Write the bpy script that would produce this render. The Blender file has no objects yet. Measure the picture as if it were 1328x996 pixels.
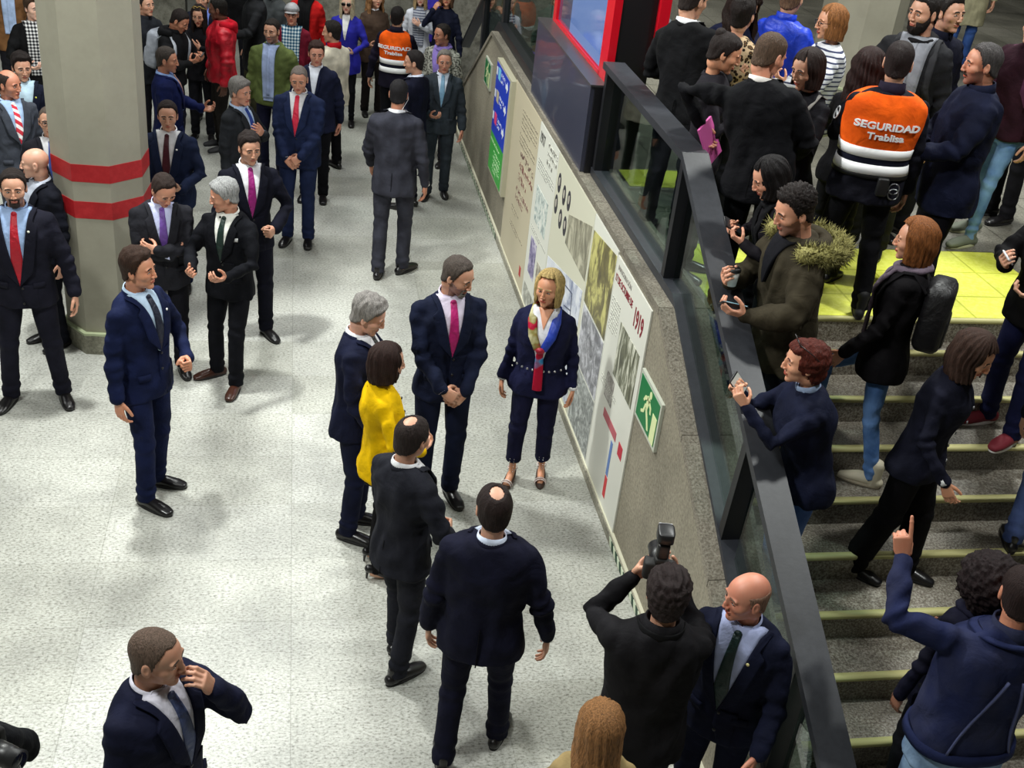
import bpy, math, random
import numpy as np
from mathutils import Vector, Matrix
PI=math.pi
R_=math.radians
sc=bpy.context.scene
COL=sc.collection
rng=random.Random(7)
# ------------------------------------------------------------------ mesh arrays
class M:
    """vertices + faces as flat arrays, with a material index per face"""
    def __init__(s,V=None,F=None,mi=0):
        s.V=np.zeros((0,3)) if V is None else np.asarray(V,float)
        s.I=np.zeros(0,int); s.L=np.zeros(0,int); s.mi=np.zeros(0,int)
        if F is not None and len(F):
            s.L=np.array([len(f) for f in F]); s.I=np.array([i for f in F for i in f]); s.mi=np.full(len(s.L),mi)
    def add(s,o,mi=None):
        s.I=np.concatenate([s.I,o.I+len(s.V)]); s.V=np.vstack([s.V,o.V]); s.L=np.concatenate([s.L,o.L])
        s.mi=np.concatenate([s.mi,o.mi if mi is None else np.full(len(o.L),mi)]); return s
    def copy(s):
        o=M(); o.V=s.V.copy(); o.I=s.I.copy(); o.L=s.L.copy(); o.mi=s.mi.copy(); return o
    def xf(s,R,t=(0,0,0)):
        o=s.copy(); R=np.asarray(R,float); o.V=o.V@R.T+np.asarray(t,float)
        if np.linalg.det(R)<0: o=o.flip()
        return o
    def flip(s):
        st=np.concatenate([[0],np.cumsum(s.L)])
        if len(set(s.L.tolist()))==1 and len(s.L): s.I=s.I.reshape(len(s.L),-1)[:,::-1].ravel()
        else:
            for a,b in zip(st[:-1],st[1:]): s.I[a:b]=s.I[a:b][::-1]
        return s
    def centers(s):
        st=np.concatenate([[0],np.cumsum(s.L)[:-1]]); return np.add.reduceat(s.V[s.I],st,axis=0)/s.L[:,None]
    def mesh(s,name,smooth=True):
        me=bpy.data.meshes.new(name); me.vertices.add(len(s.V)); me.vertices.foreach_set('co',s.V.astype(np.float32).ravel())
        me.loops.add(len(s.I)); me.loops.foreach_set('vertex_index',s.I.astype(np.int32))
        me.polygons.add(len(s.L)); st=np.concatenate([[0],np.cumsum(s.L)[:-1]])
        me.polygons.foreach_set('loop_start',st.astype(np.int32)); me.polygons.foreach_set('loop_total',s.L.astype(np.int32))
        me.polygons.foreach_set('material_index',s.mi.astype(np.int32))
        me.polygons.foreach_set('use_smooth',np.full(len(s.L),smooth)); me.update(calc_edges=True); me.validate(); return me
def join(ms):
    o=M()
    for m in ms: o.add(m)
    return o
def from_mesh(me):
    o=M(); n=len(me.vertices); v=np.zeros(n*3,np.float32); me.vertices.foreach_get('co',v); o.V=v.reshape(-1,3).astype(float)
    i=np.zeros(len(me.loops),np.int32); me.loops.foreach_get('vertex_index',i); o.I=i.astype(int)
    l=np.zeros(len(me.polygons),np.int32); me.polygons.foreach_get('loop_total',l); o.L=l.astype(int)
    m=np.zeros(len(me.polygons),np.int32); me.polygons.foreach_get('material_index',m); o.mi=m.astype(int); return o
def rx(a): c,s=math.cos(a),math.sin(a); return np.array([[1,0,0],[0,c,-s],[0,s,c]])
def ry(a): c,s=math.cos(a),math.sin(a); return np.array([[c,0,s],[0,1,0],[-s,0,c]])
def rz(a): c,s=math.cos(a),math.sin(a); return np.array([[c,-s,0],[s,c,0],[0,0,1]])
def nrm(v): v=np.asarray(v,float); return v/max(1e-9,np.linalg.norm(v))
def rings(P,closed=True,cap=True):
    """P: (k,n,3) rings -> closed tube with fan caps"""
    k,n,_=P.shape; V=P.reshape(-1,3); F=[]
    for i in range(k-1):
        for j in range(n):
            a=i*n+j; b=i*n+(j+1)%n; F.append((a,b,b+n,a+n))
    if cap:
        F.append(tuple(range(n))[::-1]); F.append(tuple((k-1)*n+j for j in range(n)))
    return M(V,F)
def ell(c,r,R=None,n=8,m=12):
    t=np.linspace(0,PI,n+1)[1:-1]; a=np.linspace(0,2*PI,m,endpoint=False)
    V=[(0,0,-1)]+[(math.sin(x)*math.cos(y),math.sin(x)*math.sin(y),-math.cos(x)) for x in t for y in a]+[(0,0,1)]
    F=[]
    for j in range(m): F.append((0,1+(j+1)%m,1+j)); 
    for i in range(n-2):
        for j in range(m):
            p=1+i*m+j; q=1+i*m+(j+1)%m; F.append((p,q,q+m,p+m))
    e=len(V)-1; b=1+(n-2)*m
    for j in range(m): F.append((e,b+j,b+(j+1)%m))
    o=M(V,F); o.V=o.V*np.asarray(r if hasattr(r,'__len__') else (r,r,r),float)
    if R is not None: o.V=o.V@np.asarray(R).T
    o.V+=np.asarray(c,float); return o
def tube(pts,rad,n=12,side=(1,0,0),round_=True):
    """tapered tube through pts; rad = scalar or (along side, across)"""
    P=[np.asarray(p,float) for p in pts]; rad=[(r,r) if not hasattr(r,'__len__') else r for r in rad]
    T=[]
    for i in range(len(P)):
        d=np.zeros(3)
        if i>0: d+=nrm(P[i]-P[i-1])
        if i<len(P)-1: d+=nrm(P[i+1]-P[i])
        T.append(nrm(d))
    a=np.linspace(0,2*PI,n,endpoint=False); ca,sa=np.cos(a)[:,None],np.sin(a)[:,None]; out=[]; s=nrm(side)
    def ring(p,t,r):
        nonlocal s
        q=s-t*(s@t)
        if np.linalg.norm(q)<.05: q=np.array([0,1,0])-t*t[1]
        s1=nrm(q); u=np.cross(t,s1); return p+ca*s1*r[0]+sa*u*r[1]
    if round_:
        for k in (80,50,25): k=R_(k); out.append(ring(P[0]-T[0]*math.sin(k)*min(rad[0]),T[0],(rad[0][0]*math.cos(k),rad[0][1]*math.cos(k))))
    for p,t,r in zip(P,T,rad): out.append(ring(p,t,r))
    if round_:
        for k in (25,50,80): k=R_(k); out.append(ring(P[-1]+T[-1]*math.sin(k)*min(rad[-1]),T[-1],(rad[-1][0]*math.cos(k),rad[-1][1]*math.cos(k))))
    return rings(np.array(out))
def box(x0,x1,y0,y1,z0,z1):
    V=[(x,y,z) for z in (z0,z1) for y in (y0,y1) for x in (x0,x1)]
    return M(V,[(0,2,3,1),(4,5,7,6),(0,1,5,4),(2,6,7,3),(0,4,6,2),(1,3,7,5)])
def cbox(c,d,R=None):
    b=box(-d[0]/2,d[0]/2,-d[1]/2,d[1]/2,-d[2]/2,d[2]/2)
    return b.xf(np.eye(3) if R is None else R,c)
def rbox(c,d,r,R=None):
    """box with rounded vertical-ish edges (superellipse rings along z)"""
    a=np.linspace(0,2*PI,24,endpoint=False); e=lambda w:np.sign(w)*np.abs(w)**.45
    out=[]
    for z,k in ((-1,1-2*r),(-1+r,1-.5*r),(-.9+r,1),(.9-r,1),(1-r,1-.5*r),(1,1-2*r)):
        out.append(np.stack([e(np.cos(a))*d[0]/2*k,e(np.sin(a))*d[1]/2*k,np.full(24,z*d[2]/2)],1))
    return rings(np.array(out)).xf(np.eye(3) if R is None else R,c)
def prism(poly,x0,x1,axis=0):
    """poly: list of (a,b) in the plane normal to axis"""
    n=len(poly)
    def pt(t,q): return {0:(t,q[0],q[1]),1:(q[0],t,q[1]),2:(q[0],q[1],t)}[axis]
    V=[pt(x0,q) for q in poly]+[pt(x1,q) for q in poly]
    F=[tuple(range(n))[::-1],tuple(range(n,2*n))]+[(i,(i+1)%n,(i+1)%n+n,i+n) for i in range(n)]
    return M(V,F)
def surf(P,thick_vec):
    """grid (k,n,3) turned into a closed slab; thick_vec (k,n,3) points inwards"""
    k,n,_=P.shape; Q=P+thick_vec; V=np.vstack([P.reshape(-1,3),Q.reshape(-1,3)]); N=k*n; F=[]
    for i in range(k-1):
        for j in range(n-1):
            a=i*n+j; F.append((a,a+1,a+n+1,a+n)); F.append((N+a,N+a+n,N+a+n+1,N+a+1))
    for j in range(n-1): F.append((j,N+j,N+j+1,j+1)); a=(k-1)*n+j; F.append((a,a+1,N+a+1,N+a))
    for i in range(k-1): a=i*n; F.append((a,a+n,N+a+n,N+a)); a=i*n+n-1; F.append((a,N+a,N+a+n,a+n))
    return M(V,F)
def link(ob,parent=None):
    COL.objects.link(ob)
    if parent is not None: ob.parent=parent
    return ob
def obj(name,m,mats,parent=None,smooth=True,label=None):
    if not isinstance(mats,(list,tuple)): mats=[mats]
    me=m.mesh(name,smooth)
    for x in mats: me.materials.append(x)
    o=bpy.data.objects.new(name,me); link(o,parent)
    if label: o['label']=label
    return o
def empty(name,label,cat,loc=(0,0,0),rot=0,group=None):
    o=bpy.data.objects.new(name,None); o.empty_display_size=.1; o.location=loc; o.rotation_euler=(0,0,rot); COL.objects.link(o)
    o['label']=label; o['category']=cat
    if group: o['group']=group
    return o
def tag(o,label,cat,group=None):
    o['label']=label; o['category']=cat
    if group: o['group']=group
    return o
def struct(name,m,mats,smooth=False,parent=None):
    o=obj(name,m,mats,parent,smooth)
    if parent is None: o['kind']='structure'
    return o
def evalmods(m,mods):
    me=m.mesh('tmp'); o=bpy.data.objects.new('tmp',me); COL.objects.link(o); extra=[]
    for t,kw in mods:
        md=o.modifiers.new('m',t)
        for k,v in kw.items():
            if k=='object' and isinstance(v,M):
                e=bpy.data.objects.new('tmpb',v.mesh('tmpb')); COL.objects.link(e); extra.append(e); v=e
            setattr(md,k,v)
    dg=bpy.context.evaluated_depsgraph_get(); ev=o.evaluated_get(dg); r=from_mesh(ev.to_mesh()); ev.to_mesh_clear()
    for e in extra+[o]:
        d=e.data; bpy.data.objects.remove(e); bpy.data.meshes.remove(d)
    return r
def remesh(ms,vox,it=3,fac=.5):
    m=join(ms) if isinstance(ms,list) else ms
    return evalmods(m,[('REMESH',dict(mode='VOXEL',voxel_size=vox)),('SMOOTH',dict(iterations=it,factor=fac))])
def noise3(p,seed,k=1.,n=7):
    r=np.random.RandomState(seed); o=np.zeros(len(p))
    for i in range(n):
        d=r.normal(size=3); d/=np.linalg.norm(d); o+=np.sin(p@d*k*(1+.5*r.rand()*i/2)+r.rand()*6.28)
    return o/n*1.6
def vnormals(m):
    q=m.I.reshape(len(m.L),-1) if len(set(m.L.tolist()))==1 else None
    N=np.zeros_like(m.V)
    if q is None:
        st=np.concatenate([[0],np.cumsum(m.L)[:-1]]); q=np.stack([m.I[st],m.I[st+1],m.I[st+2]],1)
    f=np.cross(m.V[q[:,1]]-m.V[q[:,0]],m.V[q[:,2]]-m.V[q[:,0]])
    for j in range(q.shape[1]): np.add.at(N,q[:,j],f)
    return N/np.maximum(1e-12,np.linalg.norm(N,axis=1))[:,None]
def smin_sdf(p,ells,k):
    """smooth union of ellipsoids (c,r); negative r[3]=True carves"""
    d=None
    for e in ells:
        q=(p-e[0]); r=np.asarray(e[1])
        k0=np.linalg.norm(q/r,axis=1); k1=np.linalg.norm(q/(r*r),axis=1)+1e-9; di=k0*(k0-1)/k1
        kk=e[3] if len(e)>3 else k
        if len(e)>2 and e[2]:
            h=np.clip(.5-.5*(d+di)/kk,0,1); d=d*(1-h)+(-di)*h+kk*h*(1-h)
        elif d is None: d=di
        else:
            h=np.clip(.5+.5*(d-di)/kk,0,1); d=d*(h)*0+ (di*h+d*(1-h))-kk*h*(1-h) if False else (d*(1-h)+di*h)-kk*h*(1-h)
    return d
def project(m,ells,k,it=4):
    V=m.V; e=6e-4
    for _ in range(it):
        d=smin_sdf(V,ells,k); g=np.stack([smin_sdf(V+np.eye(3)[i]*e,ells,k)-d for i in range(3)],1)/e
        g/=np.maximum(.3,np.linalg.norm(g,axis=1))[:,None]; V=V-g*np.clip(d,-.006,.006)[:,None]
    m.V=V; return m
# ------------------------------------------------------------------ materials
_m={}
def lin(c): return tuple(((x/255)/12.92 if x/255<=.04045 else ((x/255+.055)/1.055)**2.4) for x in c)+(1,)
def newmat(name):
    m=bpy.data.materials.new(name); m.use_nodes=True; nt=m.node_tree; b=nt.nodes['Principled BSDF']; return m,nt,b
def nd(nt,t,**kw):
    n=nt.nodes.new(t)
    for k,v in kw.items():
        if k in n.inputs.keys(): n.inputs[k].default_value=v
        else: setattr(n,k,v)
    return n
def plain(name,c,rough=.5,metal=0,emit=0,spec=.5,trans=0,alpha=1,coat=0):
    k=('p',name,c,rough,metal,emit,trans)
    if k in _m: return _m[k]
    m,nt,b=newmat(name); b.inputs['Base Color'].default_value=lin(c); b.inputs['Roughness'].default_value=rough
    b.inputs['Metallic'].default_value=metal; b.inputs['Specular IOR Level'].default_value=spec; b.inputs['Coat Weight'].default_value=coat
    if emit: b.inputs['Emission Color'].default_value=lin(c); b.inputs['Emission Strength'].default_value=emit
    if trans: b.inputs['Transmission Weight'].default_value=trans
    _m[k]=m; return m
def ramp(nt,stops,interp='LINEAR'):
    r=nt.nodes.new('ShaderNodeValToRGB'); r.color_ramp.interpolation=interp
    while len(r.color_ramp.elements)<len(stops): r.color_ramp.elements.new(.5)
    for e,(p,c) in zip(r.color_ramp.elements,stops): e.position=p; e.color=lin(c)
    return r
def texco(nt,scale=(1,1,1),rot=(0,0,0)):
    t=nt.nodes.new('ShaderNodeTexCoord'); mp=nt.nodes.new('ShaderNodeMapping'); mp.inputs['Scale'].default_value=scale; mp.inputs['Rotation'].default_value=rot
    nt.links.new(t.outputs['Object'],mp.inputs['Vector']); return mp.outputs['Vector']
def bump(nt,b,h,strength,dist=.01):
    n=nd(nt,'ShaderNodeBump'); n.inputs['Strength'].default_value=strength; n.inputs['Distance'].default_value=dist
    nt.links.new(h,n.inputs['Height']); nt.links.new(n.outputs['Normal'],b.inputs['Normal'])
def cloth(c,kind='cloth',c2=None,rough=.85):
    k=('c',kind,c,c2)
    if k in _m: return _m[k]
    m,nt,b=newmat('fabric_'+kind); L=nt.links.new
    dk=.76 if max(c)<100 else .94
    c=tuple(int(x*dk) for x in c)
    b.inputs['Roughness'].default_value=rough; b.inputs['Specular IOR Level'].default_value=.12
    v=texco(nt); c2=c2 or tuple(int(x*.8) for x in c)
    n1=nd(nt,'ShaderNodeTexNoise',Scale=7.,Detail=3.); L(v,n1.inputs['Vector'])
    hi=tuple(min(255,int(x*1.1+3)) for x in c); lo=tuple(int(x*.88) for x in c)
    if kind in('cloth','shiny','knit','denim','skinlike'):
        r=ramp(nt,[(.35,lo),(.65,hi)]); L(n1.outputs['Fac'],r.inputs['Fac']); L(r.outputs['Color'],b.inputs['Base Color'])
        if kind=='denim':
            n2=nd(nt,'ShaderNodeTexNoise',Scale=5.,Detail=4.); L(v,n2.inputs['Vector']); r2=ramp(nt,[(.38,c2),(.62,hi)]); L(n2.outputs['Fac'],r2.inputs['Fac']); L(r2.outputs['Color'],b.inputs['Base Color'])
        if kind=='shiny': b.inputs['Roughness'].default_value=.5; b.inputs['Specular IOR Level'].default_value=.4
    elif kind in('hstripe','vstripe','tiestripe'):
        w=nd(nt,'ShaderNodeTexWave',Scale={'hstripe':9.5,'vstripe':14.,'tiestripe':7.}[kind],Distortion=.4 if kind=='hstripe' else 0.); w.bands_direction={'hstripe':'Z','vstripe':'X','tiestripe':'DIAGONAL'}[kind]; L(v,w.inputs['Vector'])
        r=ramp(nt,[(.0,c2),(.20,c2),(.30,c),(1,c)] if kind=='hstripe' else [(.0,c2),(.42,c2),(.5,c),(1,c)]); L(w.outputs['Fac'],r.inputs['Fac']); L(r.outputs['Color'],b.inputs['Base Color'])
    elif kind=='check':
        w=nd(nt,'ShaderNodeTexWave',Scale=9.); w.bands_direction='X'; w2=nd(nt,'ShaderNodeTexWave',Scale=9.); w2.bands_direction='Z'; L(v,w.inputs['Vector']); L(v,w2.inputs['Vector'])
        a=nd(nt,'ShaderNodeMath',operation='ADD'); L(w.outputs['Fac'],a.inputs[0]); L(w2.outputs['Fac'],a.inputs[1]); a2=nd(nt,'ShaderNodeMath',operation='MULTIPLY'); a2.inputs[1].default_value=.5; L(a.outputs[0],a2.inputs[0])
        mid=tuple((x+y)//2 for x,y in zip(c,c2)); r=ramp(nt,[(.3,c2),(.42,mid),(.58,mid),(.68,c)]); L(a2.outputs[0],r.inputs['Fac']); L(r.outputs['Color'],b.inputs['Base Color'])
    elif kind=='leopard':
        w=nd(nt,'ShaderNodeTexVoronoi',Scale=34.); L(v,w.inputs['Vector']); r=ramp(nt,[(.18,(95,70,45)),(.3,(30,24,20)),(.42,(30,24,20)),(.5,c)]); L(w.outputs['Distance'],r.inputs['Fac']); L(r.outputs['Color'],b.inputs['Base Color'])
    elif kind=='tweed':
        w=nd(nt,'ShaderNodeTexNoise',Scale=45.,Detail=2.); L(v,w.inputs['Vector']); r=ramp(nt,[(.42,c2),(.56,c)]); L(w.outputs['Fac'],r.inputs['Fac']); L(r.outputs['Color'],b.inputs['Base Color'])
    elif kind=='silkolive':
        w=nd(nt,'ShaderNodeTexNoise',Scale=11.,Detail=2.); L(v,w.inputs['Vector']); r=ramp(nt,[(.4,(170,24,54)),(.47,(140,130,74)),(.62,(196,190,150))]); L(w.outputs['Fac'],r.inputs['Fac']); L(r.outputs['Color'],b.inputs['Base Color']); b.inputs['Roughness'].default_value=.45
    elif kind=='silktail':
        w=nd(nt,'ShaderNodeTexNoise',Scale=6.,Detail=1.); L(v,w.inputs['Vector']); r=ramp(nt,[(.56,(172,22,52)),(.60,(60,140,190)),(.68,(30,60,150))]); L(w.outputs['Fac'],r.inputs['Fac']); L(r.outputs['Color'],b.inputs['Base Color']); b.inputs['Roughness'].default_value=.45
    elif kind=='silk':
        w=nd(nt,'ShaderNodeTexNoise',Scale=7.,Detail=3.); L(v,w.inputs['Vector']); r=ramp(nt,[(0,(60,150,200)),(.34,(172,24,52)),(.49,(172,24,52)),(.5,(40,60,150)),(.60,(132,126,74)),(.64,(200,200,206))],'CONSTANT'); L(w.outputs['Fac'],r.inputs['Fac']); L(r.outputs['Color'],b.inputs['Base Color']); b.inputs['Roughness'].default_value=.45
    n2=nd(nt,'ShaderNodeTexNoise',Scale=7.5 if kind!='knit' else 60.,Detail=4.,Roughness=.55,Distortion=.5); L(v,n2.inputs['Vector']); bump(nt,b,n2.outputs['Fac'],.5 if kind!='shiny' else .8,.03 if kind!='knit' else .01)
    _m[k]=m; return m
def skinmat(c):
    k=('s',c)
    if k in _m: return _m[k]
    m,nt,b=newmat('skin'); L=nt.links.new; v=texco(nt); n=nd(nt,'ShaderNodeTexNoise',Scale=22.,Detail=3.); L(v,n.inputs['Vector'])
    r=ramp(nt,[(.3,(c[0],int(c[1]*.94),int(c[2]*.92))),(.7,c)]); L(n.outputs['Fac'],r.inputs['Fac']); L(r.outputs['Color'],b.inputs['Base Color'])
    b.inputs['Roughness'].default_value=.48; b.inputs['Subsurface Weight'].default_value=.08; b.inputs['Subsurface Radius'].default_value=(.02,.008,.004)
    _m[k]=m; return m
def hairmat(c):
    k=('h',c)
    if k in _m: return _m[k]
    m,nt,b=newmat('hair'); L=nt.links.new; v=texco(nt,(110,110,14)); n=nd(nt,'ShaderNodeTexNoise',Scale=1.6,Detail=4.,Roughness=.7); L(v,n.inputs['Vector'])
    r=ramp(nt,[(.3,tuple(int(x*.55) for x in c)),(.7,tuple(min(255,int(x*1.15+1)) for x in c))]); L(n.outputs['Fac'],r.inputs['Fac']); L(r.outputs['Color'],b.inputs['Base Color'])
    b.inputs['Roughness'].default_value=.6; b.inputs['Specular IOR Level'].default_value=.2; bump(nt,b,n.outputs['Fac'],1.,.01)
    _m[k]=m; return m
def granite(name,base,dark,light,scale=60.,rough=.4,tile=None,seam=(90,90,85),stain=.25,off=(0,0,0),rot=(0,0,0),grain=(1,1,1)):
    m,nt,b=newmat(name); L=nt.links.new; v=texco(nt,rot=rot); vg=texco(nt,grain)
    n=nd(nt,'ShaderNodeTexNoise',Scale=scale,Detail=4.,Roughness=.75); L(vg,n.inputs['Vector'])
    r=ramp(nt,[(.33,dark),(.47,base),(.62,light)]); L(n.outputs['Fac'],r.inputs['Fac'])
    s=nd(nt,'ShaderNodeTexNoise',Scale=.8,Detail=5.,Roughness=.6); L(v,s.inputs['Vector'])
    rs=ramp(nt,[(.35,(int(255*(1-stain)),)*3),(.6,(255,255,255))]); L(s.outputs['Fac'],rs.inputs['Fac'])
    mx=nd(nt,'ShaderNodeMix',data_type='RGBA',blend_type='MULTIPLY'); mx.inputs['Factor'].default_value=1
    L(r.outputs['Color'],mx.inputs['A']); L(rs.outputs['Color'],mx.inputs['B']); out=mx.outputs['Result']
    if tile:
        bt=nd(nt,'ShaderNodeTexBrick',Scale=1.); bt.inputs['Brick Width'].default_value=tile[0]; bt.inputs['Row Height'].default_value=tile[1]; bt.inputs['Mortar Size'].default_value=tile[2]
        bt.offset=tile[3] if len(tile)>3 else .5
        bt.inputs['Color1'].default_value=(1,1,1,1); bt.inputs['Color2'].default_value=lin((236,236,232)); bt.inputs['Mortar'].default_value=lin(seam); L(v,bt.inputs['Vector'])
        m2=nd(nt,'ShaderNodeMix',data_type='RGBA',blend_type='MULTIPLY'); m2.inputs['Factor'].default_value=1; L(out,m2.inputs['A']); L(bt.outputs['Color'],m2.inputs['B']); out=m2.outputs['Result']
    L(out,b.inputs['Base Color']); b.inputs['Roughness'].default_value=rough; bump(nt,b,n.outputs['Fac'],.15,.003)
    return m
# ------------------------------------------------------------------ templates: head, hands, shoes
def head_ells(fem):
    E=[((0,.015,.035),(.076,.095,.088)),((0,-.028,.025),(.066,.062,.075)),((0,-.034,-.03),(.058,.054,.064)),
       ((0,-.028,-.066),(.050,.052,.040) if not fem else (.045,.05,.038)),((0,-.070,-.096),(.024,.020,.016) if not fem else (.018,.018,.015)),
       ((.042,-.052,-.016),(.024,.027,.022)),((-.042,-.052,-.016),(.024,.027,.022)),
       ((0,.03,-.07),(.056,.055,.06))]
    br=.010 if not fem else .006
    E+=[((s*.028,-.079,.029),(.026,.011,br),False,.010) for s in(1,-1)]
    E+=[((s*.031,-.092,.010),(.017,.014,.011),True,.010) for s in(1,-1)]           # eye sockets
    E+=[((s*.031,-.0745,.010),(.0145,.0135,.0125),False,.003) for s in(1,-1)]       # eyeballs with lids
    E+=[((0,-.090,.008),(.0085,.014,.022),False,.008),((0,-.101,-.012),(.0095,.013,.017),False,.007),((0,-.106,-.024),(.0115,.0115,.0095),False,.005)]
    E+=[((s*.0115,-.098,-.027),(.008,.010,.007),False,.004) for s in(1,-1)]
    E+=[((0,-.086,-.053),(.024,.010,.0055),False,.005),((0,-.086,-.0625),(.020,.010,.006),False,.005),((0,-.101,-.0575),(.021,.006,.0014),True,.003)]
    for s in(1,-1): E+=[((s*.078,.008,.0),(.010,.019,.032),False,.004),((s*.076,.004,-.022),(.009,.012,.013),False,.004),((s*.089,.003,.006),(.007,.010,.017),True,.005)]
    return E
def build_head(fem):
    E=head_ells(fem); base=[ell(e[0],e[1],n=10,m=16) for e in E if not(len(e)>2 and e[2])]
    m=remesh(base,.0038,2); return project(m,E,.022,5)
HEADS={}
def head_mats(c,stub):
    """material index per face centre, in head space: 0 skin 1 lips 2 eye white 3 iris 4 brow 5 stubble"""
    x,y,z=c[:,0],c[:,1],c[:,2]; ax=np.abs(x); o=np.zeros(len(c),int); fr=y<-.05
    if stub:
        o[(z<-.032)&(y<.0)&(z>-.13)&(~((ax<.026)&(z>-.047)&(z<-.036)&False))]=5
        o[(z<-.02)&(y<.005)&(y>-.05)&(ax>.045)]=5
    o[fr&(((x/.0235)**2+((z+.0575)/.0095)**2)<1)&(y<-.07)]=1
    ev=((ax-.031)/.0130)**2+((z-.0085)/.0042)**2
    o[fr&(ev<1.0)]=2; o[fr&((((ax-.0305)/.0052)**2+((z-.0085)/.0045)**2)<1)]=3
    o[fr&(np.abs(z-(.0145-55*(ax-.031)**2))<.0021)&(np.abs(ax-.031)<.015)]=3
    o[fr&(np.abs(z-(.0345-16*(ax-.028)**2))<.0042)&(ax>.010)&(ax<.05)&(y<-.045)]=4
    return o
def skull():
    E=[((0,.015,.035),(.076,.095,.088)),((0,-.028,.025),(.066,.062,.075)),((0,.02,-.03),(.07,.072,.075)),((0,.04,-.08),(.052,.05,.06)),((0,-.034,-.045),(.057,.056,.066)),((0,-.06,-.09),(.03,.03,.025))]
    m=remesh([ell(e[0],e[1],n=12,m=20) for e in E],.0065,3); return project(m,E,.025,4)
def hand_tpl(kind):
    """right hand: wrist at 0, fingers -z, palm +x, thumb -y"""
    C={'relax':((18,26,22),)*4,'grip':((42,60,40),)*4,'flat':((3,8,6),)*4,'fist':((78,88,60),)*4,'hold':((28,45,30),)*4,'point':((5,5,5),(75,85,50),(78,88,55),(80,88,55))}[kind]
    P=[tube([(0,.0,.012),(0,0,.0),(.001,0,-.03),(.002,.001,-.065),(.0,.001,-.088)],[(.021,.027),(.019,.026),(.0165,.033),(.015,.040),(.0115,.040)],side=(1,0,0))]
    ys=(-.0295,-.0095,.0105,.029); Ls=((.044,.026,.021),(.049,.029,.022),(.045,.027,.022),(.035,.021,.019)); rs=(.0092,.0094,.0089,.0079)
    for k in range(4):
        p=np.array([.001,ys[k],-.086]); a=0; pts=[p+np.array([0,0,.02]),p]; sp=(-.09,-.02,.05,.12)[k]
        for j in range(3):
            a+=R_(C[k][j]); d=np.array([math.sin(a),sp*math.cos(a),-math.cos(a)]); p=p+nrm(d)*Ls[k][j]; pts.append(p)
        r=rs[k]; P.append(tube(pts,[r,r,r*.96,r*.9,r*.8],n=10,side=(0,1,0)))
        for q in (2,3): P.append(ell(pts[q],r*1.08,n=6,m=8))
    th={'relax':((.35,-.55,-.75),(.3,-.2,-.9)),'grip':((.75,-.45,-.45),(.7,.35,-.6)),'flat':((.2,-.75,-.6),(.1,-.55,-.8)),'fist':((.8,-.3,-.5),(.55,.6,-.5)),'hold':((.75,-.5,-.5),(.45,.0,-.85)),'point':((.75,-.3,-.6),(.5,.5,-.5))}[kind]
    p0=np.array([.006,-.022,-.02]); p1=p0+nrm(th[0])*.045; p2=p1+nrm(th[0])*.0+nrm(np.array(th[0])*.4+np.array(th[1])*.6)*.03; p3=p2+nrm(th[1])*.022
    P.append(tube([p0,p1,p2,p3],[.015,.0125,.0105,.0095],n=10)); P.append(ell((.008,-.022,-.035),(.013,.016,.03),n=8,m=10)); P.append(ell((.007,.026,-.045),(.012,.013,.032),n=8,m=10))
    return remesh(P,.0034,2,.5)
def shoe_tpl(kind):
    """toe towards -y, ankle axis at 0, sole at z=0; mi 0 upper, 1 sole"""
    if kind=='oxford': P=[tube([(0,.05,.035),(0,0,.04),(0,-.08,.036),(.0,-.15,.028),(0,-.19,.022)],[(.036,.035),(.039,.04),(.044,.036),(.046,.028),(.036,.02)],side=(1,0,0),n=16),tube([(0,.015,.02),(0,.015,.10)],[(.036,.045),(.036,.045)],side=(1,0,0))]
    elif kind=='boot': P=[tube([(0,.05,.035),(0,0,.045),(0,-.08,.042),(0,-.14,.03),(0,-.185,.022)],[(.034,.035),(.038,.045),(.042,.04),(.042,.028),(.028,.02)],side=(1,0,0),n=16),tube([(0,.015,.02),(0,.015,.16)],[(.038,.048),(.043,.05)],side=(1,0,0))]
    elif kind=='sneaker': P=[tube([(0,.055,.04),(0,0,.045),(0,-.08,.044),(0,-.15,.036),(0,-.19,.03)],[(.038,.04),(.042,.045),(.048,.042),(.049,.034),(.038,.026)],side=(1,0,0),n=16),tube([(0,.015,.03),(0,.015,.10)],[(.038,.048),(.038,.048)],side=(1,0,0))]
    elif kind=='heel': P=[tube([(0,.05,.085),(0,.01,.075),(0,-.06,.045),(0,-.12,.024),(0,-.17,.016)],[(.028,.028),(.031,.033),(.036,.026),(.038,.018),(.018,.012)],side=(1,0,0),n=16),tube([(0,.055,.08),(0,.06,.0)],[(.016,.014),(.007,.007)])]
    m=remesh(P,.0055,3)
    lo=.0 ; V=m.V; k=V[:,2]<.004; V[k,2]=.0 if kind!='heel' else V[k,2]; V[:,2]=np.maximum(V[:,2],0)
    if kind!='heel':
        n=30; a=np.linspace(0,2*PI,n,endpoint=False); yc,hl=-.065,.142; w=.041+.007*np.clip(-np.sin(a),0,1)
        ring=np.stack([np.sign(np.cos(a))*np.abs(np.cos(a))**.8*w,yc+np.sin(a)*hl*1.0,np.zeros(n)],1)
        th=.018 if kind!='sneaker' else .028
        o=rings(np.array([ring,ring*[1.02,1,1]+[0,0,.004],ring*[1.02,1,1]+[0,0,th]])); m.add(o,1)
    return m
TPL={}
def tpl(k):
    if k not in TPL:
        if k[0]=='head': TPL[k]=build_head(k[1])
        elif k[0]=='skull': TPL[k]=skull()
        elif k[0]=='hand': TPL[k]=hand_tpl(k[1])
        elif k[0]=='shoe': TPL[k]=shoe_tpl(k[1])
    return TPL[k]
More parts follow.
